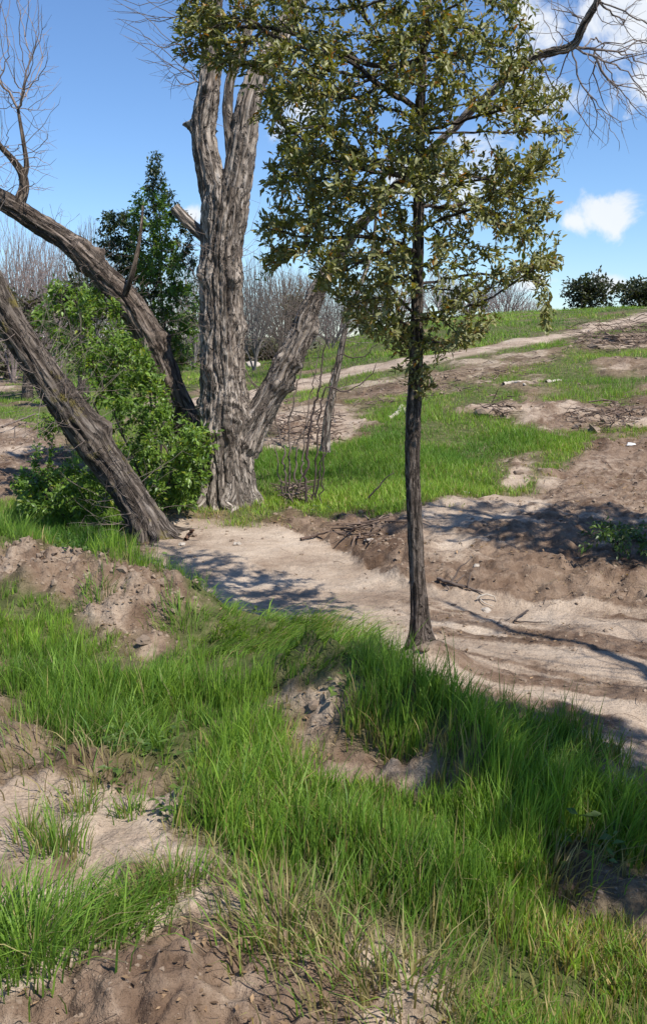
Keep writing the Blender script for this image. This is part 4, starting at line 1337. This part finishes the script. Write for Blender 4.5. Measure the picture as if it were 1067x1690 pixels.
leafy('box_elder_shrub', 'bright green leafy shrub filling the space between the leaning trunks', 'shrub', [
    ([(45, 520), (105, 445), (175, 475), (240, 545), (262, 640), (200, 640), (110, 600)], 240, 10.6, 12.4),
    ([(120, 560), (250, 560), (300, 680), (355, 715), (360, 760), (320, 850), (260, 850), (200, 770), (150, 660)], 520, 10.0, 11.6),
    ([(215, 640), (300, 690), (350, 730), (330, 800), (270, 830), (230, 740)], 120, 9.9, 10.4),
    ([(60, 530), (150, 470), (230, 560), (200, 640), (100, 640)], 70, 10.2, 11.0),
    ([(300, 705), (362, 715), (352, 810), (285, 810)], 70, 10.2, 10.9)], (262, 850), 10.7, 0, .072, GRN, M_SHRUBLEAF, 101, 140, clump=.52)
leafy('low_shrub', 'low spreading bright green shrub under the mossy leaning trunk', 'shrub', [
    ([(15, 800), (60, 762), (140, 770), (190, 800), (185, 850), (100, 858), (30, 845)], 230, 9.5, 10.8), ([(40, 660), (120, 640), (150, 700), (100, 730), (50, 720)], 20, 10, 11)], (110, 850), 10.1, 0, .07, GRN, M_SHRUBLEAF, 102, 170)
leafy('young_evergreen_oak', 'dark young evergreen with pointed top rising behind the leaning trunk', 'tree', [
    ([(236, 330), (246, 256), (262, 240), (272, 300), (290, 335)], 90, 12.8, 13.5),
    ([(150, 392), (168, 350), (205, 345), (232, 380), (240, 470), (200, 455)], 330, 12.5, 13.7),
    ([(135, 450), (240, 440), (250, 560), (170, 540)], 150, 12.4, 13.4),
    ([(222, 350), (285, 300), (318, 350), (322, 420), (260, 440)], 170, 12.4, 13.8),
    ([(230, 430), (322, 420), (332, 500), (312, 610), (245, 570)], 260, 12.3, 13.9)], (262, 800), 13.1, 0, .06, ((.014, .028, .011), (.05, .078, .02)), M_SHRUBLEAF, 103, 170, stems=2, clump=.5)
leafy('young_box_elder', 'light green young tree in front of the dark evergreen beside the huge trunk', 'tree', [
    ([(210, 320), (280, 300), (300, 420), (328, 480), (330, 600), (290, 640), (255, 560), (215, 440)], 260, 11.9, 12.5)], (300, 810), 12.2, 0, .07, ((.07, .14, .02), (.14, .235, .035)), M_SHRUBLEAF, 104, 130, stems=2)
leafy('ground_shrub', 'low dark green shrub in tree shade on the sandy bank', 'shrub', [
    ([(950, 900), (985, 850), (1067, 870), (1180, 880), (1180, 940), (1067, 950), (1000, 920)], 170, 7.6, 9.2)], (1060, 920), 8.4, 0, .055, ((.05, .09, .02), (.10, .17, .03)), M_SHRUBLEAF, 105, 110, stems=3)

# ---- trees of the far edge
def skyline_bush(px, py, w, h, Y, label, seed, cols, n=260, name='evergreen_tree', per=9, L=.5, group=None):
    r_ = np.random.default_rng(seed)
    b = at(px, py, Y); sc_ = Y / F
    b[2] = float(base_h(b[0], b[1])) - .2
    t = thing(name, label, 'tree', tuple(b), group)
    q = norm(r_.normal(0, 1, (n, 3))) * (r_.random((n, 1)) ** .45)
    lob = 1 + .25 * np.sin(q[:, 0] * 5 + seed) * np.cos(q[:, 1] * 4) + .2 * np.sin(q[:, 2] * 7)
    cz = (at(px, py - h * .5, Y)[2])
    pl = np.stack([b[0] + q[:, 0] * w * sc_ * .5 * lob, Y + q[:, 1] * w * sc_ * .5 * lob, cz + q[:, 2] * h * sc_ * .52 * lob], -1)
    pl[:, 2] = np.maximum(pl[:, 2], b[2] + .4)
    P, R = catmull(np.array([b, b + np.array((.1, 0, (cz - b[2]) * .5)), np.array((b[0], Y, cz))]), np.array([.18, .12, .06]), .4)
    s_ = Soup(); tube(s_, P, R, 8, (1, 1, 1)); child('trunk', s_.mesh('trunk'), M_OAKBARK, t)
    nd, pa3, ns = grow(P, np.linspace(0, .5, len(P)), pl, .3)
    ch = chains(nd, pa3, ns, .02, 2.3, .2, r_)
    tw = Soup()
    for P2, R2 in ch: tube(tw, P2, R2, 3, (1, 1, 1), False)
    child('twigs', tw.mesh('twigs'), M_DARKTWIG, t, kind='stuff')
    P3, D = leaves_along(ch, r_, per, .2, .9, up=.1)
    P3 = np.repeat(P3, 2, 0); D = norm(np.repeat(D, 2, 0) + r_.normal(0, .4, P3.shape))
    m = len(P3); P3 = P3 + r_.normal(0, L * .5, P3.shape)
    U = norm(r_.normal(0, .6, (m, 3)) + np.array((0, -.2, .8)))
    Ln = L * r_.uniform(.5, 1.2, m)
    tt = r_.random((m, 1)); col = (np.array(cols[0]) * (1 - tt) + np.array(cols[1]) * tt) * r_.uniform(.7, 1.25, (m, 1))
    V, Q, T, C = leaf_soup(P3, D, U, Ln, Ln * .5, col, rich=False)
    s2 = Soup(); s2.add(V, Q, T, C); child('crown', s2.mesh('crown'), M_SHRUBLEAF, t)
DK = ((.022, .032, .014), (.055, .065, .026))
skyline_bush(972, 512, 82, 60, 66, 'round dark evergreen tree standing alone on the skyline of the slope', 201, DK, 300, L=.34)
skyline_bush(1052, 506, 76, 44, 70, 'dark evergreen tree cut by the edge on the skyline', 202, DK, 300, L=.34)
skyline_bush(1135, 506, 110, 56, 72, 'dark evergreen tree on the skyline beyond the edge', 203, DK, 200, L=.34)
skyline_bush(130, 545, 90, 90, 24, 'dark evergreen bush behind the leaning trunks', 204, DK, 200, L=.16, name='evergreen_bush')
skyline_bush(40, 580, 130, 110, 27, 'olive evergreen bush at the far edge behind the mossy trunk', 205, ((.05, .055, .025), (.10, .10, .045)), 220, L=.16, name='evergreen_bush')
skyline_bush(492, 585, 46, 110, 36, 'olive green conifer among the bare trees behind the right limb', 206, ((.04, .045, .022), (.10, .09, .04)), 200, L=.2)

BARE = {}
def bare_proto(kind, n, tip, trunk_r, spread):
    """unit tree: 1 m tall, crown about 1 m wide"""
    r_ = np.random.default_rng(900 + kind)
    P, R = catmull(np.array([(0, 0, 0), (.02, .01, .25), (-.02, .02, .5), (.01, 0, .85)], float), np.array([trunk_r, trunk_r * .75, trunk_r * .45, tip * 3]), .05)
    s_ = Soup(); tube(s_, P, R, 7, (1, 1, 1))
    u = norm(r_.normal(0, 1, (n, 3))) * r_.random((n, 1)) ** .42
    lob = 1 + .22 * np.sin(u[:, 0] * 6 + kind) * np.cos(u[:, 1] * 5 - kind)
    pl = np.stack([u[:, 0] * .5 * lob, u[:, 1] * .5 * lob, .58 + u[:, 2] * .42 * lob], -1)
    pl[:, 2] = np.maximum(pl[:, 2], .10 + .1 * r_.random(n))
    k = max(4, int(len(P) * .62)); nd, pa3, ns = grow(P[:k], np.linspace(0, spread, k), pl, .6)
    tw = Soup()
    for P2, R2 in chains(nd, pa3, ns, tip, 2.5, .08, r_, 3):
        tube(tw, P2, R2, 3, np.full(3, r_.uniform(.75, 1.2)), False)
    return s_.mesh('trunk'), tw.mesh('crown')
skyline_bush(10, 618, 150, 60, 40, 'low olive bush behind the pale bare trees at the edge', 207, ((.05, .055, .025), (.11, .10, .045)), 200, L=.2, name='evergreen_bush')
skyline_bush(170, 612, 120, 56, 44, 'low dark bush showing under the higher leaning trunk', 208, DK, 180, L=.22, name='evergreen_bush')
skyline_bush(300, 606, 110, 40, 52, 'low olive bush behind the pale strip beside the huge trunk', 209, ((.05, .055, .025), (.11, .10, .045)), 160, L=.25, name='evergreen_bush')
skyline_bush(440, 606, 110, 44, 50, 'low brown green bush behind the right limb', 210, ((.06, .055, .03), (.12, .10, .05)), 160, L=.25, name='evergreen_bush')
def bare_tree(px, base_py, w, h, Y, label, seed, kind, mat, group, name='bare_tree'):
    sc_ = Y / F
    b = at(px, base_py, Y); b[2] = float(base_h(b[0], b[1])) - .1
    H = max(at(px, base_py - h, Y)[2] - b[2], 1.0); W = w * sc_
    if kind not in BARE:
        BARE[kind] = bare_proto(kind, *((2300, .0017, .012, .9) if kind < 2 else (3800, .0008, .010, .8)))
    t = thing(name, label, 'tree', tuple(b), group)
    t.scale = (W, W, H); t.rotation_euler = (.10 * math.sin(seed * 2.3), .13 * math.sin(seed * 5.1), seed * 1.7)
    for nm, me in zip(('trunk', 'crown'), BARE[kind]):
        if not me.materials:
            me.materials.append(mat)
        o = bpy.data.objects.new(nm, me); scene.collection.objects.link(o); o.parent = t
        o.material_slots[0].link = 'OBJECT'; o.material_slots[0].material = mat
    return t
def twig_mat(name, a, b, c):
    return mat_bark(name, [(.3, a), (.55, b), (.8, c)], scale=6, bump=.1, crackf=0)
M_PINKTWIG = twig_mat('pinkish_twigs', (.17, .13, .12), (.28, .225, .21), (.40, .335, .31))
M_GREYTWIG = twig_mat('grey_twigs', (.12, .105, .095), (.23, .205, .19), (.33, .30, .28))
M_BRNTWIG = twig_mat('brown_twigs', (.11, .085, .07), (.21, .17, .14), (.31, .26, .22))
M_WHITETWIG = twig_mat('white_twigs', (.34, .31, .29), (.52, .48, .45), (.66, .62, .58))
bare_tree(730, 540, 100, 96, 70, 'pale bare tree on the skyline just past the oak trunk', 301, 0, M_WHITETWIG, 'bare skyline trees')
bare_tree(780, 540, 100, 84, 72, 'bare pinkish tree in the middle of the skyline row', 302, 0, M_PINKTWIG, 'bare skyline trees')
bare_tree(835, 535, 90, 74, 74, 'low bare tree at the open end of the skyline row', 303, 1, M_PINKTWIG, 'bare skyline trees')
bare_tree(655, 550, 100, 88, 68, 'bare tree on the skyline partly behind the oak trunk', 304, 1, M_PINKTWIG, 'bare skyline trees')
bare_tree(470, 620, 110, 190, 30, 'brown bare tree with dense rounded crown behind the right limb', 305, 3, M_BRNTWIG, 'bare trees behind the trunks')
bare_tree(420, 625, 90, 210, 33, 'grey bare tree seen between the huge trunk and its right limb', 306, 1, M_GREYTWIG, 'bare trees behind the trunks')
bare_tree(545, 590, 90, 120, 36, 'grey bare tree beyond the slim leaning tree', 307, 2, M_GREYTWIG, 'bare trees behind the trunks')
bare_tree(610, 575, 90, 110, 40, 'bare tree behind the hanging oak leaves', 308, 0, M_GREYTWIG, 'bare trees behind the trunks')
bare_tree(20, 600, 150, 260, 34, 'tall pale bare tree at the far edge behind the leaning trunks', 309, 3, M_PINKTWIG, 'bare trees at the far left')
bare_tree(95, 600, 120, 230, 36, 'pale bare tree framed under the higher leaning trunk', 310, 3, M_PINKTWIG, 'bare trees at the far left')
bare_tree(150, 600, 110, 250, 38, 'bare tree with fan of pale twigs above the leaning trunk', 311, 0, M_GREYTWIG, 'bare trees at the far left')
bare_tree(-70, 600, 150, 230, 36, 'bare tree past the edge behind the leaning trunks', 312, 2, M_PINKTWIG, 'bare trees at the far left')
bare_tree(205, 605, 90, 210, 42, 'bare tree mostly hidden behind the dark young evergreen', 313, 1, M_GREYTWIG, 'bare trees at the far left')
bare_tree(870, 530, 70, 40, 78, 'lowest bare tree at the tail of the skyline row beside the round evergreen', 315, 1, M_PINKTWIG, 'bare skyline trees')
bare_tree(395, 620, 110, 170, 46, 'bare tree just past the huge trunk above the pale boulder', 316, 3, M_GREYTWIG, 'bare trees behind the trunks')
bare_tree(500, 600, 120, 150, 48, 'bare grey tree behind the brown rounded one', 317, 2, M_GREYTWIG, 'bare trees behind the trunks')
bare_tree(60, 600, 160, 200, 52, 'low bare tree behind the pale ones under the leaning trunk', 318, 1, M_PINKTWIG, 'bare trees at the far left')
for q in range(10):
    bare_tree(-150 + q * 76 + (q * 37 % 23), 598, 90 + (q * 29 % 90), 70 + (q * 47 % 95), 66 + (q * 17 % 45), 'pale bare tree in the distant row closing the meadow behind the trunks', 330 + q, (2, 3, 1)[q % 3], (M_BRNTWIG, M_PINKTWIG, M_BRNTWIG, M_GREYTWIG)[q % 4], 'distant bare row')
bare_tree(320, 600, 100, 190, 44, 'bare tree showing beside the huge trunk above the pale strip', 314, 2, M_GREYTWIG, 'bare trees at the far left')

# ------------------------------------------------------------------ soil, stones, sticks
def rock_mesh(name, seed, sub=2, rough=.35, flat=.6):
    import bmesh
    bm = bmesh.new(); bmesh.ops.create_icosphere(bm, subdivisions=sub, radius=1)
    r_ = random.Random(seed)
    o = [r_.uniform(0, 50) for _ in range(3)]
    for v in bm.verts:
        d = 1 + rough * float(vnoise2(np.array([v.co.x * 1.6 + o[0] + v.co.z]), np.array([v.co.y * 1.6 + o[1] - v.co.z * .7]), seed)[0]) + rough * .5 * float(vnoise2(np.array([v.co.x * 4 + o[2]]), np.array([v.co.y * 4 + v.co.z * 4]), seed + 1)[0])
        v.co *= d; v.co.z *= flat
    me = bpy.data.meshes.new(name); bm.to_mesh(me); bm.free()
    me.polygons.foreach_set('use_smooth', [False] * len(me.polygons))
    return me

def clod_field():
    """crumbled clods, too many to count"""
    base = []
    import bmesh
    for k in range(6):
        me = rock_mesh('tmp', 500 + k, 1, .55, .75)
        v = np.empty(len(me.vertices) * 3); me.vertices.foreach_get('co', v)
        f = np.array([p.vertices[:] for p in me.polygons]); base.append((v.reshape(-1, 3), f)); bpy.data.meshes.remove(me)
    n = 80000
    y = 1.9 * (26 / 1.9) ** rng.random(n); x = (rng.random(n) * 2 - 1) * (.6 + .44 * y)
    s, b, g = zones(x, y)
    rid = np.exp(-(seg_dist(x, y, RIDGE) / .45) ** 2)
    pr = np.clip(b * (1 - .93 * s) * (.10 + .6 * smooth(.0, .8, fbm(x * 1.5, y * 1.5, 90, 3))) + rid * .5 * b, 0, 1)
    k = rng.random(n) < pr
    x, y, rid = x[k], y[k], rid[k]; n = len(x)
    z = ground_h(x, y)
    sz = (.0035 + .016 * rng.random(n) ** 4 + .022 * rid * rng.random(n) ** 3) * np.clip(y / 6, .42, 3.0)
    print('clods', n)
    sp = Soup()
    a = rng.uniform(0, 6.28, n); which = rng.integers(0, 6, n)
    for w in range(6):
        i = np.where(which == w)[0]
        v, f = base[w]
        ca, sa = np.cos(a[i])[:, None], np.sin(a[i])[:, None]
        X = (v[None, :, 0] * ca - v[None, :, 1] * sa) * sz[i][:, None] + x[i][:, None]
        Y = (v[None, :, 0] * sa + v[None, :, 1] * ca) * sz[i][:, None] + y[i][:, None]
        Zz = v[None, :, 2] * sz[i][:, None] + z[i][:, None] + sz[i][:, None] * .05
        V = np.stack([X, Y, Zz], -1).reshape(-1, 3)
        Fc = (f[None] + (np.arange(len(i)) * len(v))[:, None, None]).reshape(-1, 3)
        sp.add(V, None, Fc)
    link('soil_clods', sp.mesh('soil_clods', False), M_CLOD, kind='stuff', label='crumbled brown soil clods strewn over bare ground', category='soil clods')
clod_field()

def litter_field():
    """dead twigs, roots and straw lying on the soil"""
    sp = Soup()
    n = 5200
    y = 2.0 * (30 / 2.0) ** rng.random(n); x = (rng.random(n) * 2 - 1) * (.5 + .42 * y)
    s, b, g = zones(x, y)
    rid = np.exp(-(seg_dist(x, y, RIDGE) / .5) ** 2)
    k = rng.random(n) < np.clip(b * (1 - .9 * s) * .55 + rid * .5 + .02, 0, 1)
    x, y = x[k], y[k]; n = len(x)
    a = rng.uniform(0, 6.28, n); L = rng.uniform(.05, .22, n) * np.clip(y / 8, .6, 2.4)
    z0 = ground_h(x, y); x1 = x + np.cos(a) * L; y1 = y + np.sin(a) * L; z1 = ground_h(x1, y1)
    for i in range(n):
        m = np.array([(x[i] + x1[i]) / 2 + rng.normal(0, .06) * L[i], (y[i] + y1[i]) / 2 + rng.normal(0, .06) * L[i], (z0[i] + z1[i]) / 2 + rng.uniform(.0, .2) * L[i]])
        r0 = rng.uniform(.0007, .0024) * max(y[i] / 6, .5)
        t = rng.random()
        c = np.array((.95, .85, .75)) * (.5 + .9 * t)
        tube(sp, np.array([[x[i], y[i], z0[i] + .004], m, [x1[i], y1[i], z1[i] + .004]]), np.array([r0, r0 * .9, r0 * .5]), 3, c, False)
    link('dead_twigs', sp.mesh('dead_twigs'), M_TWIG, kind='stuff', label='dead twigs and root scraps littering the bare soil', category='twig litter')
litter_field()

def straw_field():
    n = 60000
    y = 1.9 * (22 / 1.9) ** rng.random(n); x = (rng.random(n) * 2 - 1) * (.5 + .42 * y)
    s, b, g = zones(x, y)
    rid = np.exp(-(seg_dist(x, y, RIDGE) / .5) ** 2)
    edge = 4 * np.clip(g * b, 0, .25)
    pr = np.clip(b * (1 - .96 * s) * .45 * smooth(-.1, .7, fbm(x * 1.7, y * 1.7, 95, 3)) + .5 * edge + .25 * rid * b, 0, 1)
    k = rng.random(n) < pr
    x, y = x[k], y[k]; n = len(x)
    H = rng.uniform(.015, .05, n) * np.clip(y / 6, .8, 2)
    t = rng.random((n, 1)); c = (np.array((.46, .37, .22)) * t + np.array((.20, .14, .09)) * (1 - t)) * rng.uniform(.6, 1.15, (n, 1))
    V, Q, T, C = blades(np.stack([x, y, ground_h(x, y) - .004], -1), H, rng.uniform(.002, .0045, n) * np.clip(y / 6, .8, 2.5), rng.uniform(0, 6.28, n), H * rng.uniform(1.5, 5, n), c, c * 1.1, 2)
    sp = Soup(); sp.add(V, Q, T, C)
    link('straw_litter', sp.mesh('straw_litter'), M_STRAW, kind='stuff', label='dry straw and leaf scraps lying on bare soil', category='straw')
straw_field()

def leaf_litter():
    n = 42000
    y = 1.9 * (17 / 1.9) ** rng.random(n); x = (rng.random(n) * 2 - 1) * (.5 + .42 * y)
    s, b, g = zones(x, y)
    rid = np.exp(-(seg_dist(x, y, RIDGE) / .5) ** 2)
    pr = b * (1 - .93 * s) * (.05 + .4 * smooth(.0, .7, fbm(x * 1.1 + 7, y * 1.1, 96, 3))) + .15 * rid * b
    k = rng.random(n) < pr
    x, y = x[k], y[k]; n = len(x)
    P = np.stack([x, y, ground_h(x, y) + rng.uniform(.002, .012, n)], -1)
    a = rng.uniform(0, 6.28, n)
    D = np.stack([np.cos(a), np.sin(a), rng.normal(0, .25, n)], -1); U = norm(np.stack([rng.normal(0, .4, n), rng.normal(0, .4, n), np.ones(n)], -1))
    Ln = rng.uniform(.014, .045, n) * np.clip(y / 7, .7, 1.5)
    t = rng.random((n, 1)); c = (np.array((.36, .24, .14)) * t + np.array((.10, .065, .045)) * (1 - t)) * rng.uniform(.6, 1.3, (n, 1))
    V, Q, T, C = leaf_soup(P, D, U, Ln, Ln * rng.uniform(.3, .6, n), c, rich=False, fold=.3, droop=-.2)
    sp = Soup(); sp.add(V, Q, T, C)
    link('leaf_litter', sp.mesh('leaf_litter'), M_STRAW, kind='stuff', label='brown dead leaves scattered over the bare banks', category='leaf litter')
    print('litter', n)
leaf_litter()

def weeds():
    # low broad-leaved weeds among the grass and along the banks
    m = 2600
    y = 2.2 * (14 / 2.2) ** rng.random(m); x = (rng.random(m) * 2 - 1) * (.4 + .4 * y)
    s, b, g = zones(x, y)
    pr = (.05 * g + .5 * np.clip(4 * g * b, 0, 1)) * smooth(-.1, .5, fbm(x * 1.3, y * 1.3, 97, 3)) + .10 * smooth(10, 10.8, y) * g
    k = rng.random(m) < pr
    x, y = x[k], y[k]; m = len(x); per = 14
    xx = np.repeat(x, per) + rng.normal(0, .03, m * per); yy = np.repeat(y, per) + rng.normal(0, .03, m * per); n = m * per
    h = rng.uniform(.0, .10, n) * np.repeat(rng.uniform(.4, 1.4, m), per)
    P = np.stack([xx, yy, ground_h(xx, yy) + h], -1)
    a = rng.uniform(0, 6.28, n)
    D = np.stack([np.cos(a), np.sin(a), rng.uniform(-.1, .7, n)], -1); U = norm(np.stack([rng.normal(0, .4, n), rng.normal(-.1, .4, n), np.ones(n)], -1))
    Ln = rng.uniform(.02, .055, n)
    t = rng.random((n, 1)); c = (np.array((.06, .12, .022)) * t + np.array((.15, .22, .05)) * (1 - t)) * rng.uniform(.7, 1.2, (n, 1))
    V, Q, T, C = leaf_soup(P, D, U, Ln, Ln * rng.uniform(.35, .6, n), c, rich=False, fold=.15, droop=.2)
    sp = Soup(); sp.add(V, Q, T, C)
    link('weeds', sp.mesh('weeds'), M_SHRUBLEAF, kind='stuff', label='low broad leaved weeds along the grass edges', category='weeds')
weeds()

def stone(px, py, size, label, seed, mat=M_STONE, flat=.6, name='stone', cat='stone', group='loose stones'):
    p = ray_ground(px, py); dist = p[1]
    r = size * .5 * dist / F
    o = link(name, rock_mesh(name, seed, 2, .4, flat), mat, label=label, category=cat)
    if group: o['group'] = group
    o.location = (p[0], p[1], gz(p[0], p[1]) + r * flat * .35); o.scale = (r, r, r); o.rotation_euler = (0, 0, seed)
stone(608, 893, 18, 'flat pale stone on the brown bank above the sand tongue', 1, flat=.35)
stone(785, 931, 12, 'small pale stone above the fallen branch', 2)
stone(391, 899, 14, 'small grey stone in the middle of the sand tongue', 3)
stone(382, 893, 9, 'dark pebble beside the grey stone on the sand tongue', 3, M_CLOD)
stone(800, 1008, 16, 'pale earthen lump below the fallen branch', 5)
stone(320, 885, 16, 'brown wood chunk shaped lump at the sand edge beside the mossy trunk', 6, M_CLOD)
stone(300, 900, 12, 'pale lump among roots beside the mossy trunk', 7)
stone(770, 814, 10, 'white scrap lying where the grass meets the dirt behind the oak', 8, M_WHITE, .5, 'litter_scrap', 'litter', None)
stone(1040, 733, 14, 'crumpled white scrap in the grass gap at the right edge', 9, M_WHITE, .5, 'litter_scrap', 'litter', None)
stone(418, 606, 26, 'pale boulder at the foot of the slope behind the huge trunk', 10, M_STONE, .6, 'boulder', 'boulder', None)
stone(700, 1073, 20, 'sandy clod on the mound at the foot of the oak', 11, M_CLOD)
stone(238, 1060, 24, 'brown clod at the low end of the dirt ridge', 12, M_CLOD)
stone(520, 1165, 26, 'brown root clod at the top of the sandy outcrop', 13, M_CLOD)
stone(800, 685, 30, 'dark overturned sod on the green slope behind the oak', 14, M_CLOD, .5)
stone(858, 782, 22, 'dark overturned sod low on the slope', 15, M_CLOD, .5)

def stick(rows_px, r0, label, mat, tint=(1, 1, 1), name='stick', lift=.02, cat='stick', sides=6, group=None):
    p0 = ray_ground(*rows_px[0][0][:2])
    t = thing(name, label, cat, (p0[0], p0[1], gz(p0[0], p0[1])), group)
    for k, rows in enumerate(rows_px):
        pp = []
        for row in rows:
            p = ray_ground(row[0], row[1]); up = row[2] if len(row) > 2 else 0
            if up:   # raised point: keep the ground depth of the first point of this piece
                q = at(row[0], row[1], pp[0][1]); pp.append(q)
            else:
                pp.append(np.array((p[0], p[1], gz(p[0], p[1]) + lift)))
        pp = np.array(pp); r = np.linspace(r0, r0 * .45, len(pp)) * (1 if k == 0 else .6)
        P, R = catmull(pp, r, .04); P[1:-1] += rng.normal(0, r0 * .3, (len(P) - 2, 3))
        s_ = Soup(); tube(s_, P, R, sides, tint)
        child('shaft' if k == 0 else 'side_twig', s_.mesh('shaft'), mat, t)
stick([[(722, 958), (745, 966), (775, 975), (796, 982)], [(742, 966), (752, 950, 1), (760, 935, 1), (778, 920, 1)], [(772, 975), (775, 955, 1), (776, 945, 1)], [(752, 968), (760, 955, 1), (766, 948, 1)], [(740, 975), (736, 966, 1)]],
      .016, 'dead forked branch lying on the brown bank beside the oak trunk', M_TWIG, (.8, .75, .7), 'fallen_branch', cat='branch')
stick([[(786, 992), (792, 984, 1), (802, 981, 1), (814, 985, 1), (818, 994, 1)], [(790, 990), (800, 1000), (815, 1004)]], .010, 'pale arching root at the end of the fallen branch', M_DEADWOOD, name='root', cat='root')
stick([[(830, 636), (848, 633), (866, 638)]], .05, 'bleached log at the top of the bare gully on the slope', M_DEADWOOD, name='log', cat='log', sides=8)
stick([[(640, 692), (655, 686), (662, 672), (672, 688)]], .04, 'bleached branch lying on the slope just beside the oak trunk', M_DEADWOOD, name='fallen_branch', cat='branch')
stick([[(900, 632), (925, 629)]], .035, 'short bleached log in the grass above the bare gully', M_DEADWOOD, name='log', cat='log')
stick([[(306, 893), (314, 882), (318, 874, 1)]], .02, 'brown broken stick standing up beside the mossy trunk', M_DARKTWIG, (1.8, 1.3, 1), 'stick')
stick([[(496, 893), (520, 886), (545, 880)]], .016, 'brown stick on the bank behind the sand tongue', M_TWIG, (.6, .5, .45), 'stick')
stick([[(5, 715), (30, 705), (60, 692)], [(25, 735), (25, 705, 1)]], .02, 'grey fallen branch propped on a post past the mossy trunk', M_TWIG, (.9, .85, .8), 'fallen_branch', lift=.12, cat='branch')
stick([[(870, 1012), (850, 1030), (905, 1030)], [(895, 1002), (900, 985, 1)]], .008, 'small curved dead twig in the tree shade', M_DARKTWIG, name='stick')
stick([[(640, 1120), (700, 1128), (745, 1118)]], .008, 'thin twig half buried below the oak mound', M_DARKTWIG, name='stick')

def brush_pile(poly, n, label, seed, Y0=None, hgt=.5, tint=(1.1, .95, .82)):
    r_ = np.random.default_rng(seed)
    q = in_poly_px(poly, n, r_)
    c = ray_ground(*np.array(poly).mean(0))
    t = thing('brush_pile', label, 'brush pile', (c[0], c[1], gz(c[0], c[1])), 'brush piles on the slope')
    sp = Soup()
    for g in rays_ground(q):
        L = r_.uniform(.25, 1.1) * max(hgt, .22) * 1.5; an = r_.uniform(0, 6.28); el = r_.normal(0, .22)
        d = np.array((math.cos(an) * math.cos(el), math.sin(an) * math.cos(el), math.sin(el)))
        p = np.array((g[0], g[1], g[2] + r_.random() ** 2 * hgt))
        e = p + d * L; e[2] = max(e[2], float(base_h(e[0], e[1])))
        r0 = r_.uniform(.004, .015)
        tube(sp, np.array([p, (p + e) / 2 + r_.normal(0, .02 * L, 3), e]), np.array([r0, r0 * .8, r0 * .4]), 4, np.array(tint) * r_.uniform(.4, 1.3), False)
    child('sticks', sp.mesh('sticks'), M_TWIG, t, kind='stuff')
    s2 = Soup()
    gq = rays_ground(q)
    for k in range(min(60, n // 2)):
        g = gq[r_.integers(0, len(q))]; me = rock_mesh('tmp', 700 + seed + k, 1 + (k < 8), .7, .6)
        v = np.empty(len(me.vertices) * 3); me.vertices.foreach_get('co', v); f = np.array([pp.vertices[:] for pp in me.polygons]); bpy.data.meshes.remove(me)
        s2.add(v.reshape(-1, 3) * hgt * (r_.uniform(.1, .3) if k > 7 else r_.uniform(.3, .6)) + g, None, f)
    child('soil_heap', s2.mesh('soil_heap', False), M_CLOD, t, kind='stuff')
brush_pile([(930, 575), (960, 552), (1020, 543), (1100, 540), (1100, 572), (1000, 580)], 330, 'long heap of pulled brush and soil near the top of the slope', 401, hgt=.55)
brush_pile([(770, 690), (800, 668), (850, 670), (845, 690)], 60, 'small dark brush heap on the slope above the green grass', 402, hgt=.22)
brush_pile([(930, 690), (960, 672), (1060, 665), (1055, 705), (960, 715)], 150, 'brush and root debris along the bare gully', 403, hgt=.22)
brush_pile([(470, 812), (505, 806), (505, 830), (470, 832)], 110, 'straw mound at the foot of the grey sapling clump', 404, hgt=.14, tint=(1.1, 1.0, .85))
brush_pile([(570, 650), (900, 590), (940, 575), (900, 610), (760, 655), (600, 680)], 220, 'scattered brush strewn across the wide bare band of the slope', 405, hgt=.14)
brush_pile([(440, 690), (560, 685), (560, 735), (450, 740)], 200, 'tangle of dead brush on the slope behind the saplings', 406, hgt=.22)
brush_pile([(560, 870), (650, 860), (600, 905), (560, 890)], 45, 'dead twig litter heap at the back of the sand tongue', 407, hgt=.08)
